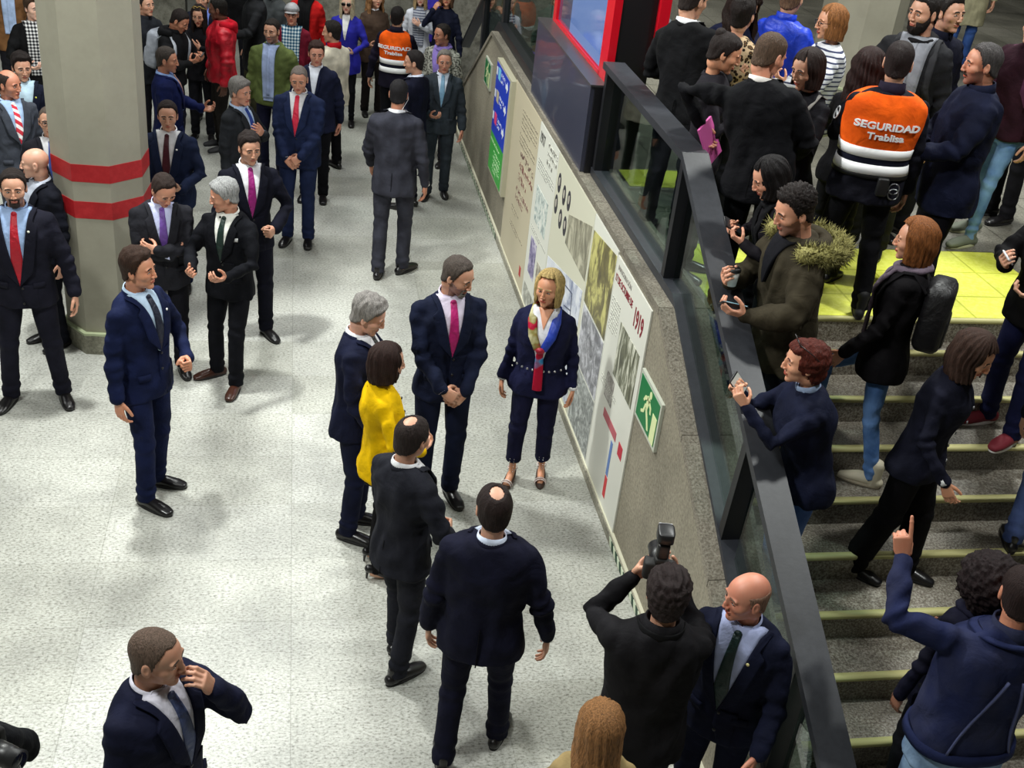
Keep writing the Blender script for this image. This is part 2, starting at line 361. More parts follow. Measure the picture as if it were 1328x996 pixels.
# ------------------------------------------------------------------ hair
def zline(y,x,rec=0):
    return .020*np.clip((np.abs(x)-.022)/.022,0,1)*np.clip((-y-.035)/.02,0,1)*(rec>-.002)+np.interp(y,[-.10,-.08,-.058,-.035,-.015,.015,.045,.075,.10],[.100+rec,.094+rec,.070+rec*1.4,.048+rec*.6,-.008,-.016,-.052,-.072,-.078])
def shell(mask,T,seed=1,nz=.3,inner=.004,kn=160.,zs=.3):
    """closed shell over the skull where mask(p)>0; T thickness"""
    s=tpl(('skull',)); V=s.V; mk=mask(V); q=s.I.reshape(-1,4); keep=(mk[q]>0).all(axis=1); q=q[keep]
    u,inv=np.unique(q,return_inverse=True); q=inv.reshape(-1,4); P=V[u]; N=vnormals(s)[u]; t=np.clip(mk[u]/np.where(P[:,1]<-.03,.030,.016),0.10,1)
    if callable(T): T=T(P)
    th=T*t*(1+nz*noise3(P*[1,1,zs],seed,kn,9)); O=P+N*(th+.001)[:,None]; I=P-N*inner; n=len(u)
    E={}
    for f in q:
        for a,b in ((f[0],f[1]),(f[1],f[2]),(f[2],f[3]),(f[3],f[0])): E[(a,b)]=E.get((a,b),0)+1
    F=[tuple(f) for f in q]+[tuple(n+f[::-1]) for f in q]
    for (a,b) in E:
        if (b,a) not in E: F.append((b,a,n+a,n+b))
    return M(np.vstack([O,I]),F)
def cap_hair(L,front=.5,fr_end=58,vol=.018,flare=.0,wave=.004,seed=3,back=0,part=0,nth=88,ns=30,inward=.0):
    """long hair: sheet from the crown down to z=-L at the sides and back"""
    th=np.linspace(-PI,PI,nth,endpoint=False); s=np.linspace(0.02,1,ns); out=np.zeros((ns,nth,3)); inn=np.zeros((ns,nth,3))
    for j,t in enumerate(th):
        at=abs(t); w=np.clip((at-front)/.28,0,1); w=w*w*(3-2*w)
        Ls=L*(.86+.14*math.cos(t*.5+PI/2)**2) ; phi_f=R_(fr_end)
        sa,ca=math.sin(t),math.cos(t)
        zend=(.035+.105*math.cos(phi_f))*(1-w)+(-Ls)*w
        for i,si in enumerate(s):
            ztop=.035; Rz=.088+vol
            arc=R_(90)*min(1,si*2.2) if w>0.02 else phi_f*si
            total=w
            # lerp between the fringe path and the full path
            fa=phi_f*si; pf=np.array([math.sin(fa),math.cos(fa)*Rz+ztop])
            if si<.42: fb=R_(92)*si/.42; pb=np.array([math.sin(fb),math.cos(fb)*Rz+ztop])
            else: k=(si-.42)/.58; pb=np.array([1+flare*k-inward*k*k,ztop-.003-(Ls+ztop)*k])
            pr=pf*(1-total)+pb*total; rr,z=pr
            ex=(.078+vol*.8); ey=(.098+vol*.8) if ca<0 else (.088+vol*.55)
            g=wave*(math.sin(19*t+4*math.sin(2*t+seed)+z*20)+.6*math.sin(41*t+seed*2+z*33)+.5*math.sin(z*60+seed+3*t))*min(1,si*2.5)
            x=sa*(ex*rr+g); y=.012-ca*(ey*rr+g)
            if z<-.06: y+=back*(-.06-z)*(1 if ca<.3 else .3)
            out[i,j]=(x,y,z); q=.016 if si<.95 else .006
            inn[i,j]=(sa*(ex*rr+g-q),.012-ca*(ey*rr+g-q)+(back*(-.06-z)*(1 if ca<.3 else .3) if z<-.06 else 0),z-(.012 if si<.42 else 0))
    allr=np.concatenate([out,inn[::-1]]); return rings(allr)
def make_hair(style,seed,fem=False):
    top=lambda p:(p[:,0]/.058)**2+((p[:,1]-.012)/.085)**2
    if style=='short': return shell(lambda p:p[:,2]-zline(p[:,1],p[:,0]),lambda P:.005+.014*np.clip((P[:,2]-.01)/.09,0,1),seed)
    if style=='full': return shell(lambda p:p[:,2]-zline(p[:,1],p[:,0],-.006),lambda P:.009+.018*np.clip(P[:,2]/.09,0,1),seed,.35,kn=110)
    if style=='crew': return shell(lambda p:p[:,2]-zline(p[:,1],p[:,0]),lambda P:.004+.009*np.clip((P[:,2]-.03)/.08,0,1),seed,.15)
    if style=='shaved': return shell(lambda p:p[:,2]-zline(p[:,1],p[:,0],.006),.0022,seed,.1)
    if style=='quiff': return shell(lambda p:p[:,2]-zline(p[:,1],p[:,0]),lambda P:.008+.026*np.clip((P[:,2]-.02)/.09,0,1)*(1-.4*np.clip(P[:,1]/.1,0,1)),seed,.28,kn=120)
    if style=='receding': return shell(lambda p:p[:,2]-zline(p[:,1],p[:,0],.020),lambda P:.006+.006*np.clip(P[:,2]/.1,0,1),seed)
    if style=='thin': return shell(lambda p:np.minimum(p[:,2]-zline(p[:,1],p[:,0],.014),(np.abs(p[:,0])-.0)*.3+.5*(top(p)-.25)*.06+.004*(p[:,2]<.08)),lambda P:.006+0*P[:,2],seed)
    if style=='balding': return shell(lambda p:np.minimum(p[:,2]-zline(p[:,1],p[:,0],.03),np.where(p[:,2]>.03,(top(p)-.85)*.05,1)),.007,seed,.25)
    if style=='crownbald': return shell(lambda p:np.minimum(p[:,2]-zline(p[:,1],p[:,0],.006),np.where(p[:,2]>.06,(((p[:,0])/.030)**2+((p[:,1]-.05)/.034)**2-1)*.022,1)),.0075,seed,.3)
    if style=='fringe': return shell(lambda p:np.minimum(p[:,2]-zline(p[:,1],p[:,0],.03),.058-p[:,2]+.0*p[:,0]),.003,seed,.2)
    if style=='afro': return shell(lambda p:p[:,2]-zline(p[:,1],p[:,0]),lambda P:.005+.024*np.clip((P[:,2]-.01)/.08,0,1),seed,.5,kn=380,zs=1)
    if style=='curlytop': return shell(lambda p:p[:,2]-zline(p[:,1],p[:,0],.004),lambda P:.010+.013*np.clip((P[:,2]+.0)/.08,0,1),seed,.5,kn=230,zs=1)
    if style=='bob': return cap_hair(.115,vol=.02,inward=.10,seed=seed)
    if style=='bobfull': return cap_hair(.125,vol=.030,inward=.14,wave=.004,seed=seed,front=.72,fr_end=50)
    if style=='shag': return cap_hair(.15,vol=.028,flare=.08,inward=.16,seed=seed,wave=.006)
    if style=='long': return cap_hair(.27,vol=.02,flare=.12,back=.18,seed=seed,wave=.004)
    if style=='longstraight': return cap_hair(.34,vol=.022,flare=.08,back=.2,seed=seed,wave=.003)
    if style=='longwavy': return cap_hair(.25,vol=.036,flare=.16,back=.02,seed=seed,wave=.010,front=.78)
    if style in('bun','updo'):
        m=shell(lambda p:p[:,2]-zline(p[:,1],p[:,0],-.006),lambda P:.010+0*P[:,2],seed)
        if style=='bun': m.add(ell((0,.085,.10),(.038,.036,.034),n=10,m=14))
        return m
    if style in('curlybig','redcurl'):
        r0=.150 if style=='curlybig' else .103
        E=[ell((0,.03,.03),(r0,r0*1.02,r0*.98),n=12,m=18),ell((0,.055,-.04),(r0*.82,r0*.66,r0*.7),n=10,m=16),ell((0,-.02,.085),(r0*.72,r0*.62,r0*.42),n=10,m=16)]
        m=remesh(E,.007,2); keep=None
        N=vnormals(m); amp=.012 if style=='curlybig' else .008
        m.V=m.V+N*(noise3(m.V,seed,130,9)*amp+noise3(m.V,seed+5,300,9)*amp*.45)[:,None]
        # keep the face clear
        f=(m.V[:,1]<-.045)&(m.V[:,2]<.062); m.V[f,1]=-.045+(m.V[f,1]+.045)*.12
        return m
    return None
# ------------------------------------------------------------------ torso
SZ=np.array([.74,.80,.86,.92,.98,1.05,1.12,1.18,1.24,1.30,1.36,1.40,1.43,1.46,1.485,1.51])
SA=np.array([.182,.186,.187,.184,.176,.168,.170,.178,.187,.193,.193,.186,.168,.125,.082,.064])
SB=np.array([.135,.138,.136,.132,.126,.122,.124,.128,.131,.130,.124,.115,.102,.085,.070,.060])
SC=np.array([.006,.006,.004,.002,.0,-.003,-.004,-.004,-.002,.002,.007,.012,.016,.020,.024,.026])
FA=np.array([.180,.186,.190,.182,.160,.148,.150,.156,.163,.168,.168,.163,.148,.108,.070,.054])
FB=np.array([.128,.132,.134,.126,.112,.104,.108,.118,.134,.136,.118,.104,.090,.074,.060,.052])
class Torso:
    def __init__(s,fem,w=1.,belly=0.,lean=0.,twist=0.,side=0.,tight=1.):
        s.fem=fem; s.w=w; s.belly=belly; s.lean=lean; s.twist=twist; s.side=side; s.A=(FA if fem else SA)*w*tight; s.B=(FB if fem else SB)*w*tight
        s.B=s.B+belly*np.exp(-((SZ-1.06)/.16)**2); s.C=SC-belly*.8*np.exp(-((SZ-1.06)/.16)**2); s.A=s.A+belly*.5*np.exp(-((SZ-1.04)/.18)**2)
    def sec(s,z): return np.interp(z,SZ,s.A),np.interp(z,SZ,s.B),np.interp(z,SZ,s.C)
    def bend(s,p):
        p=np.asarray(p,float); one=p.ndim==1; p=np.atleast_2d(p).copy(); t=np.clip((p[:,2]-.90)/.32,0,1); t=t*t*(3-2*t)
        q=p-[0,0,.95]; a=s.side*t; c,si=np.cos(a),np.sin(a); q=np.stack([c*q[:,0]+si*q[:,2],q[:,1],-si*q[:,0]+c*q[:,2]],1)
        a=s.twist*t; c,si=np.cos(a),np.sin(a); q=np.stack([c*q[:,0]-si*q[:,1],si*q[:,0]+c*q[:,1],q[:,2]],1)
        a=s.lean*t; c,si=np.cos(a),np.sin(a); q=np.stack([q[:,0],c*q[:,1]-si*q[:,2],si*q[:,1]+c*q[:,2]],1); q=q+[0,0,.95]
        return q[0] if one else q
    def loft(s,z0,z1,off=0.,n=28,step=.022,flare=0.,bend=True):
        zs=np.arange(z0,z1+.001,step); a=np.linspace(0,2*PI,n,endpoint=False); ca,sa=np.cos(a),np.sin(a); e=lambda w:np.sign(w)*np.abs(w)**(.86); out=[]
        for z in zs:
            A,B,C=s.sec(z); f=flare*max(0,(1.0-z)); out.append(np.stack([e(ca)*(A+off+f),C+e(sa)*(B+off+f),np.full(n,z)],1))
        m=rings(np.array(out))
        if bend: m.V=s.bend(m.V)
        return m
    def P(s,x,z,off=0.,back=False,bend=True):
        x=np.asarray(x,float); z=np.asarray(z,float); A,B,C=s.sec(z); u=np.clip(np.abs(x)/A,0,.985); h=(1-u**2.326)**(1/2.326)*B
        y=C+h if back else C-h; nx=np.sign(x)*(u/A); ny=(h/B**2)*(1 if back else -1); l=np.sqrt(nx**2+ny**2)+1e-9
        return np.stack([x+off*nx/l,y+off*ny/l,z*np.ones_like(x)],-1)
    def patch(s,xl,xr,z0,z1,off=.012,th=.012,nu=8,nv=16,back=False):
        v=np.linspace(z0,z1,nv)[:,None]*np.ones((1,nu)); l=np.array([xl(z) if callable(xl) else xl for z in v[:,0]]); r=np.array([xr(z) if callable(xr) else xr for z in v[:,0]])
        x=l[:,None]+(r-l)[:,None]*np.linspace(0,1,nu)[None]
        P=s.P(x.ravel(),v.ravel(),off,back); Q=s.P(x.ravel(),v.ravel(),off-th,back); P=s.bend(P).reshape(nv,nu,3); Q=s.bend(Q).reshape(nv,nu,3)
        m=surf(P,Q-P)
        return m if not back else m.flip()
    def band(s,z0,z1,off=.012,th=.01,n=40,flare=0):
        a=np.linspace(0,2*PI,n,endpoint=False); e=lambda w:np.sign(w)*np.abs(w)**(.86); out=[]
        for z,o in ((z0,off-th),(z0,off),((z0+z1)/2,off),(z1,off),(z1,off-th)):
            A,B,C=s.sec(z); out.append(np.stack([e(np.cos(a))*(A+o),C+e(np.sin(a))*(B+o),np.full(n,z)],1))
        m=rings(np.array(out+[out[0]]),cap=False); m.V=s.bend(m.V); return m
# ------------------------------------------------------------------ poses (1.75 m body, facing -y, left = +x)
# wrist, elbow pole, finger direction (None = forearm), palm normal (None = inward), hand kind
def mir(a): return tuple((-v[0],)+tuple(v[1:]) if isinstance(v,tuple) else v for v in a)
LP={ # for the left arm
 'down':((.27,-.03,.86),(.5,1,0),(.02,-.1,-1),(-1,-.1,0),'relax'),
 'downout':((.33,-.04,.87),(.5,1,0),(.1,-.1,-1),(-1,-.1,0),'relax'),
 'downback':((.26,.12,.87),(.5,1,0),(.0,.1,-1),(-1,0,0),'relax'),
 'downfwd':((.25,-.22,.93),(.4,1,-.2),(.0,-.5,-.8),(-1,0,0),'relax'),
 'clasp':((.085,-.225,.93),(1,.5,-.2),(-.75,-.15,-.6),(.0,1,-.2),'hold'),
 'clasp2':((.07,-.25,.96),(1,.5,-.2),(-.8,-.1,-.55),(.0,1,-.2),'hold'),
 'belly':((.13,-.25,1.05),(1,.5,-.4),(-.8,-.55,.0),(-.2,.4,.9),'hold'),
 'fistfront':((.17,-.20,1.02),(1,.7,-.3),(-.6,-.75,-.1),(-.8,.6,0),'fist'),
 'gest':((.14,-.34,1.10),(1,.5,-.6),(-.25,-.95,.15),(-.6,.1,.8),'hold'),
 'phone':((.09,-.33,1.18),(1,.4,-.8),(-.35,-.8,.45),(-.5,.45,.75),'grip'),
 'phonehi':((.08,-.47,1.38),(.6,.2,-1),(-.25,-.6,.75),(-.8,.5,.2),'grip'),
 'reach':((.12,-.5,1.30),(.4,.2,-1),(-.1,-.95,.1),(-.8,.2,-.4),'hold'),
 'cross':((-.05,-.245,1.18),(1,.35,-.6),(-.9,.22,.25),(.2,1,0),'hold'),
 'crossunder':((-.04,-.205,1.12),(1,.35,-.6),(-.9,.3,.3),(.2,1,.1),'hold'),
 'face':((.11,-.20,1.47),(.6,-.4,-1),(-.5,.15,.9),(-.5,.8,.3),'hold'),
 'chest':((.03,-.24,1.26),(.9,.2,-.9),(-.8,-.1,.5),(.1,1,0),'relax'),
 'camera':((.11,-.26,1.50),(.7,-.1,-1),(-.6,-.5,.6),(-.6,.6,.4),'grip'),
 'cameralens':((.06,-.33,1.46),(.7,0,-1),(-.4,-.6,.5),(-.2,.3,.9),'grip'),
 'raised':((.36,-.36,1.80),(.9,.5,-.6),(.0,-.3,1),(-.3,-1,0),'point'),
 'side':((.47,-.28,1.16),(.3,1,-.5),(.35,-.8,-.4),(-.5,.2,-.8),'relax'),
 'pocket':((.20,-.09,.93),(1,1,0),(-.1,-.3,-1),(-1,.2,0),'relax'),
 'backclasp':((.06,.20,.95),(1,.3,-.2),(-.7,.1,-.7),(0,1,0),'hold'),
 'elbowup':((.10,-.30,1.46),(1,.3,-.2),(-.6,-.5,.5),(-.5,.5,.3),'hold'),
}
def ik(S,W,pole,L1,L2):
    d=W-S; D=np.linalg.norm(d); D2=min(D,(L1+L2)*.995); d=d/max(D,1e-6); W=S+d*D2
    a=(L1*L1-L2*L2+D2*D2)/(2*D2); h=math.sqrt(max(0,L1*L1-a*a)); pl=np.asarray(pole,float); pl=pl-d*(pl@d); return S+d*a+nrm(pl)*h,W
def frame_R(f,p,side):
    f=nrm(f); p=np.asarray(p,float); p=nrm(p-f*(p@f))
    if side<0: t=np.cross(f,p); return np.stack([p,-t,-f],1)
    t=np.cross(p,f); return np.stack([-p,-t,-f],1)
PEOPLE={}
DRY=None
SKINS={'fair':(218,178,158),'tan':(198,152,127),'pink':(212,164,143),'olive':(170,126,102),'brown':(110,76,60),'pale':(216,182,162)}
LONG=('bob','bobfull','shag','long','longstraight','longwavy')
def hang(m,Rh,yaw):
    """long hair hangs straight down however the head is bowed"""
    w=np.clip(-(m.V[:,2]-.02)/.12,0,1)[:,None]; D=m.V@rz(yaw).T@Rh; m.V=m.V*(1-w)+D*w; return m
def wrinkle(V,C,ax,amp,freq,rad,seed):
    d=V-C; t=d@ax; r=np.linalg.norm(d,axis=1); dirn=d-np.outer(t,ax); l=np.linalg.norm(dirn,axis=1)[:,None]+1e-6
    w=np.exp(-(t/rad)**2)*np.exp(-(l[:,0]/.16)**4); return V+dirn/l*(amp*w*np.sin(freq*t+1.8*noise3(V,seed,22.)))[:,None]
def person(key,label,x,y,z=0.,H=1.75,a=0.,fem=False,w=1.,belly=0.,top=None,legs=None,shoes=('oxford',(22,20,22)),hair=('short',(40,32,28)),skin='tan',
           L='down',R='down',head=(0,0,0),lean=0,twist=0,side=0,feet=((.10,0,0,8),(-.10,.0,0,-8)),stub=False,beard=None,extra=(),group=None,hs=1.,camyaw=-12.56,pel=0.):
    rs=random.Random(key); seed=sum(ord(c)*(i+3) for i,c in enumerate(key))%9973; s=H/1.75
    root=empty('person',label,'person',(x,y,z),R_(a+camyaw),group or 'people in the station hall'); top=dict(top or {}); legs=dict(legs or {})
    T=Torso(fem,w,belly,R_(lean),R_(twist),R_(side)); Tb=Torso(fem,w*.86,belly*.7,R_(lean),R_(twist),R_(side)); SH=.172 if not fem else .150
    SH*=(.5+.5*w)
    joints={}; body=[]; sk=skinmat(SKINS.get(skin,skin) if isinstance(skin,str) else skin)
    hr=[]; ka=.70 if fem else .92
    # legs
    hipz=.92; legp=[]
    for i,sd in ((0,1),(1,-1)):
        fx,fy,fz,fa=feet[i]; ank=np.array([fx,fy,.085+fz]); hip=np.array([sd*(.092 if not fem else .086),pel,hipz]); kn,_=ik(hip,ank,(sd*.12,-1,0),.425,.414); legp.append((hip,kn,ank,fa))
    # body under the clothes
    tb=Tb.loft(.86,1.45,off=0.,n=18,step=.05); base=[tb,ell((0,.0,.92),(.15*w,.10,.10),n=8,m=14)]
    arms=[]
    for sd,pose in ((1,L),(-1,R)):
        wr,pole,f,p,hk=(LP[pose] if isinstance(pose,str) else pose)
        if sd<0 and isinstance(pose,str): wr,pole,f,p,hk=mir((wr,pole,f,p,hk))
        S=T.bend((sd*SH,.012,1.385)); E,W=ik(S,np.asarray(wr,float),pole,.28,.25); f=(W-E) if f is None else f
        Rm=frame_R(f,p,sd); arms.append((sd,S,E,W,Rm,hk,nrm(f)))
        base.append(tube([S,(S+E)/2,E,E+(W-E)*.5,W],[.040*ka,.036*ka,.031*ka,.029*ka,.024],n=10))
    for hip,kn,ank,fa in legp:
        base.append(tube([hip,(hip+kn)/2,kn,kn+(ank-kn)*.35,kn+(ank-kn)*.8,ank],[.068,.058,.044,.044,.030,.030],n=12))
        Rf=rz(R_(fa)); base.append(tube([ank+[0,.02,-.03],ank+Rf@[0,-.05,-.045],ank+Rf@[0,-.12,-.06]],[(.03,.04),(.034,.028),(.038,.018)],side=(1,0,0)))
    nb=T.bend((0,.025,1.44)); nt_=T.bend((0,.012,1.555)); bm=remesh(base,.02,3)
    # head placement
    hy,hp,hrl=[R_(v) for v in head]; lt=R_(lean)*.35; Rh=rz(hy+R_(twist)*.6)@rx(hp+lt)@ry(hrl); hs2=hs/ (.45+.55*s); piv=np.array([0,.022,-.072]); hpos=nt_-Rh@(piv*hs2)+np.array([0,0,.0])
    hd=tpl(('head',fem)).xf(Rh*hs2,hpos); neck=tube([nb,(nb+nt_)/2+[0,.006,0],hpos+Rh@(np.array([0,.024,-.055])*hs2)],[(.060,.062),(.053,.056),(.052,.055)] if not fem else [(.052,.05),(.044,.046),(.044,.048)],n=18)
    if DRY is not None:
        c=hpos+Rh@(np.array([0,.0,.125])*hs2)
        DRY[key]=dict(crown=c*s,rot=R_(a+camyaw),x=x,y=y,z=z,H=H,label=label); return PEOPLE.setdefault(key,DRY[key])
    ops=[hd,neck]; hands=[]
    for sd,S,E,W,Rm,hk,f in arms:
        hm=tpl(('hand',hk)); h=hm.xf(Rm@np.diag([1 if sd<0 else -1,1,1])) if sd>0 else hm.xf(Rm); h.V=h.V*(1.0 if not fem else .9)+W; ops.append(h); hands.append((W,Rm,f,sd))
        if sd>0: pass
    full=bm
    r=evalmods(bm,[('BOOLEAN',dict(operation='UNION',solver='MANIFOLD',object=o)) for o in ops])
    if len(r.V)<len(hd.V): r=join([bm]+ops)
    hc=(r.centers()-hpos)@Rh/hs2; near=(np.linalg.norm(hc-[0,0,.0],axis=1)<.16); r.mi[:]=0; r.mi[near]=head_mats(hc[near],stub)
    for (hip,kn,ank,fa) in legp: pass
    cs=r.centers(); hcol=hair[1]; skc=SKINS.get(skin,skin) if isinstance(skin,str) else skin
    mats=[sk,plain('lips',tuple(int(v*k) for v,k in zip(skc,(.85,.62,.62) if not fem else (.84,.54,.54))),.4),plain('eye_white',(225,222,218),.3),plain('iris',(38,28,24),.2),
          plain('eyebrow',tuple(int(v*.75) for v in hcol) if hair[0] not in('none',) else (90,70,60),.8),skinmat(tuple(int(v*k) for v,k in zip(skc,(.74,.74,.78))))]
    r.V*=s; obj('body',r,mats,root)
    J=dict(root=root,s=s,T=T,arms=arms,hands=hands,hpos=hpos,Rh=Rh,hs=hs2,legp=legp,x=x,y=y,z=z,rot=R_(a+camyaw)); PEOPLE[key]=J
    # hair
    if hair[0] not in('none',):
        hm=make_hair(hair[0],seed%97,fem)
        if hm is not None: hm=hm if hair[0] not in LONG else hang(hm,Rh,hy+R_(twist)*.6); hm=hm.xf(Rh*hs2,hpos); hm.V*=s; obj('hair',hm,hairmat(hair[1]),root)
    if beard:
        bmask=lambda p:np.minimum(np.minimum(-.030-p[:,2]+np.clip((p[:,1]+.05)*.6,0,.04),.0-p[:,1]),np.where((np.abs(p[:,0])<.026)&(p[:,2]>-.068),-1,1)) if beard[0]=='full' else np.minimum(np.minimum(-.036-p[:,2],-.06-p[:,1]),np.where((np.abs(p[:,0])<.022)&(p[:,2]>-.07)&(p[:,2]<-.05),-1,.034-np.abs(p[:,0])))
        bmsh=shell(bmask,beard[2] if len(beard)>2 else .006,seed%50,.4,kn=220); bmsh=bmsh.xf(Rh*hs2,hpos); bmsh.V*=s
        if len(bmsh.V): obj('beard',bmsh,hairmat(beard[1]),root)
    # ---- top garment
    kind=top.get('kind','suit'); col=top.get('col',(28,30,52)); fab=top.get('fab','cloth'); tm=cloth(col,fab,top.get('col2')); hem=top.get('hem',.80); op=top.get('open','V'); sl=top.get('sleeve',1.); puff=top.get('puff',0.)
    P=[T.loft(hem,1.50,off=.004+puff,flare=top.get('flare',.03))]
    if fem: P+=[ell(T.bend((q*.072,-.085,1.285)),(.062,.055,.06)) for q in(1,-1)]
    sr=(.064,.062,.056,.050,.046) if not fem else (.053,.051,.045,.040,.038)
    for sd,S,E,W,Rm,hk,f in arms:
        P.append(ell(S+[-sd*.006,0,.0],(.060+puff,.062+puff,.060) if not fem else (.050+puff,.052+puff,.050)))
        We=W+(E-W)*(.04+ (1-sl)); inn=T.bend((sd*SH*.42,.018,1.432))
        P.append(tube([inn,S],[(.056,.058) if not fem else (.046,.048),sr[0]-.008+puff],n=12))
        P.append(tube([S,(S+E)/2,E,(E+We)/2,We],[sr[0]+puff,sr[1]+puff,sr[2]+puff,sr[3]+puff,sr[4]+puff*.3],n=14))
    vox=.012; g=remesh(P,vox,5,.5)
    for sd,S,E,W,Rm,hk,f in arms:
        g.V=wrinkle(g.V,E,nrm(W-S),.008,75,.09,seed+1); g.V=wrinkle(g.V,S+(E-S)*.15,nrm(E-S),.0045,60,.07,seed+2)
        g.V=wrinkle(g.V,(E+W)/2,nrm(W-E),.003,60,.09,seed+5)
    N=vnormals(g); n1=noise3(g.V*[1,1,.7],seed+3,14,8); g.V=g.V+N*((.006+puff*.15)*np.sin(n1*5)+(.003*noise3(g.V,seed+9,45,9))+.003*np.sin(3*noise3(g.V*[1,1,.35],seed+21,26,8)))[:,None]
    if top.get('quilt'): g.V=g.V+N*(.010*np.abs(np.sin(g.V[:,2]*36)))[:,None]
    g.V*=s; names={'suit':'suit_jacket','coat':'coat','jacket':'jacket','sweater':'sweater','shirt':'shirt','cardigan':'cardigan','blouse':'blouse','parka':'parka'}
    gar=obj(names.get(kind,'jacket'),g,tm,root); host={}
    SUBG=('lapel','button','pocket_flap','pocket_square','lapel_pin','back_vent','front_edge','jacket_collar','zip','collar','neckline','back_seam','waistband','shoulder_badge')
    def part(name,m,mat,lab=None,smooth=True):
        m=m.copy(); m.V=m.V*s; par=gar if name in SUBG else root
        if name in('shirt_collar','collar_wing','placket','shirt_cuff'): par=host.get('shirt',gar)
        if name=='tie_knot': par=host.get('tie',root)
        if name=='lettering' or name in('reflective_band','navy_band'): par=host.get('high_visibility_vest',root)
        if name in('handcuffs','pouch'): par=host.get('belt',root)
        if name in('dark_lens',): par=host.get('sunglasses',root)
        if name=='fur_trim': par=host.get('hood',root)
        if name=='backpack_pocket': par=host.get('backpack',root)
        if name=='cap_visor': par=host.get('cap_crown',root)
        o=obj(name,m,mat,par,smooth,lab); host[name]=o; return o
    def neckband(name,mat,z0,z1,r0,r1,th,gap=0.,tilt=.012,rb=1.08):
        n=36; aa=np.linspace(-PI/2+gap,1.5*PI-gap,n); outp=[]
        k0=nb+(nt_-nb)*((z0-1.44)/.115); k1=nb+(nt_-nb)*((z1-1.44)/.115)
        def rg(c,r,tz): return np.stack([np.cos(aa)*r,np.sin(aa)*r*rb,np.sin(aa)*tz],1)+c
        O=np.array([rg(k0,r0,tilt),rg((k0+k1)/2,(r0+r1)/2+.001,tilt),rg(k1,r1,tilt)]); I=np.array([rg(k0,r0-th,tilt),rg((k0+k1)/2,(r0+r1)/2-th,tilt),rg(k1,r1-th,tilt)])
        part(name,surf(O,I-O),mat)
    shirtm=cloth(top.get('shirt',(232,232,238)),top.get('sfab','cloth'),top.get('scol2'))
    zb={'V':top.get('zb',1.13),'full':hem+.0}.get(op,0); zt=1.492; wt=top.get('vw',.072)
    nr=.064 if not fem else .053
    if op in('V','full'):
        po=puff*1.25+(.006 if op=='full' else 0)
        if op=='V': vw=lambda q:max(.0,wt*((q-zb)/(zt-zb))**.9)
        else: vw=lambda q:wt*(.75+.25*(q-zb)/(zt-zb)) if q>.0 else 0
        if op=='full' and top.get('showhem'): part('shirt_hem',T.patch(lambda q:-vw(q),vw,max(hem,.9),1.0,.012+po,.02),shirtm)
        part('shirt',T.patch(lambda q:-vw(q)-.004,lambda q:vw(q)+.004,max(zb,.93) if op=='full' else zb,zt,.0165+po,.026,nv=26,nu=10),shirtm)
        if op=='full' and not top.get('tie'):
            part('placket',T.patch(-.014,.014,.96,1.46,.020+po,.012,nu=4,nv=20),shirtm)
        lw=top.get('lapel',.062)
        if top.get('openneck'): part('bare_neck',T.patch(lambda q:-.042*max(0,(q-1.37)/.12),lambda q:.042*max(0,(q-1.37)/.12),1.37,1.497,.021+po,.02,nu=6,nv=12),sk)
        def lo(q): return vw(q)+ (lw*min(1,max(0,(q-zb)/.10))*(1 if q<1.40 else max(.42,1-(q-1.40)/.03*.58)) if op=='V' else .02)
        if lw and kind in('suit','coat','jacket','parka'):
            for sg in(1,-1):
                part('lapel',T.patch((lambda q:vw(q)) if sg>0 else (lambda q:-lo(q)),(lambda q:lo(q)) if sg>0 else (lambda q:-vw(q)),zb-.005,1.488,.0255+po,.018,nv=34,nu=7),tm)
    if top.get('collar','shirt')=='shirt':
        cm=shirtm if kind in('suit','coat','jacket','cardigan','sweater','shirt') else tm
        neckband('shirt_collar',cm,1.462,1.508,nr+.012,nr+.004,.005,gap=.10,tilt=.016)
        for sg in(1,-1):
            k=nr/.064; q=np.array([[(sg*.006,-.066*k,1.496),(sg*.046*k,-.052*k,1.503)],[(sg*.016,-.080*k,1.478),(sg*.066*k,-.050*k,1.484)],[(sg*.038,-.098*k,1.445),(sg*.062,-.080*k,1.458)]]); q=T.bend(q.reshape(-1,3)+[0,.020,0]).reshape(3,2,3)
            part('collar_wing',surf(q,np.zeros_like(q)+[0,.006,-.002]),cm,smooth=False)
        if kind=='suit' or top.get('backcollar'): neckband('jacket_collar',tm,1.452,1.492,nr+.016,nr+.009,.008,gap=1.0,tilt=.010)
    elif top['collar']=='stand': neckband('collar',cloth(top.get('colc',col),fab),1.45,1.525,nr+.018,nr+.012,.008,gap=.15,tilt=.012)
    elif top['collar']=='crew': neckband('neckline',cloth(top.get('colc',col),fab),1.455,1.478,nr+.020,nr+.012,.010,gap=0.,tilt=.008)
    if top.get('tie'):
        tc=cloth(top['tie'],top.get('tfab','shiny'),top.get('tcol2')); zbt=top.get('tz',1.02 if op=='full' else zb-.0)
        part('tie',T.patch(lambda q:-min(.017+.022*np.clip((1.46-q)/.34,0,1),max(.002,vw(q)-.002)),lambda q:min(.017+.022*np.clip((1.46-q)/.34,0,1),max(.002,vw(q)-.002)),zbt,1.468,.0235+po,.010,nu=6,nv=22),tc)
        kp=T.bend(T.P(np.array(0.),np.array(1.468),.016+po)); part('tie_knot',ell(kp,(.020,.012,.020)),tc)
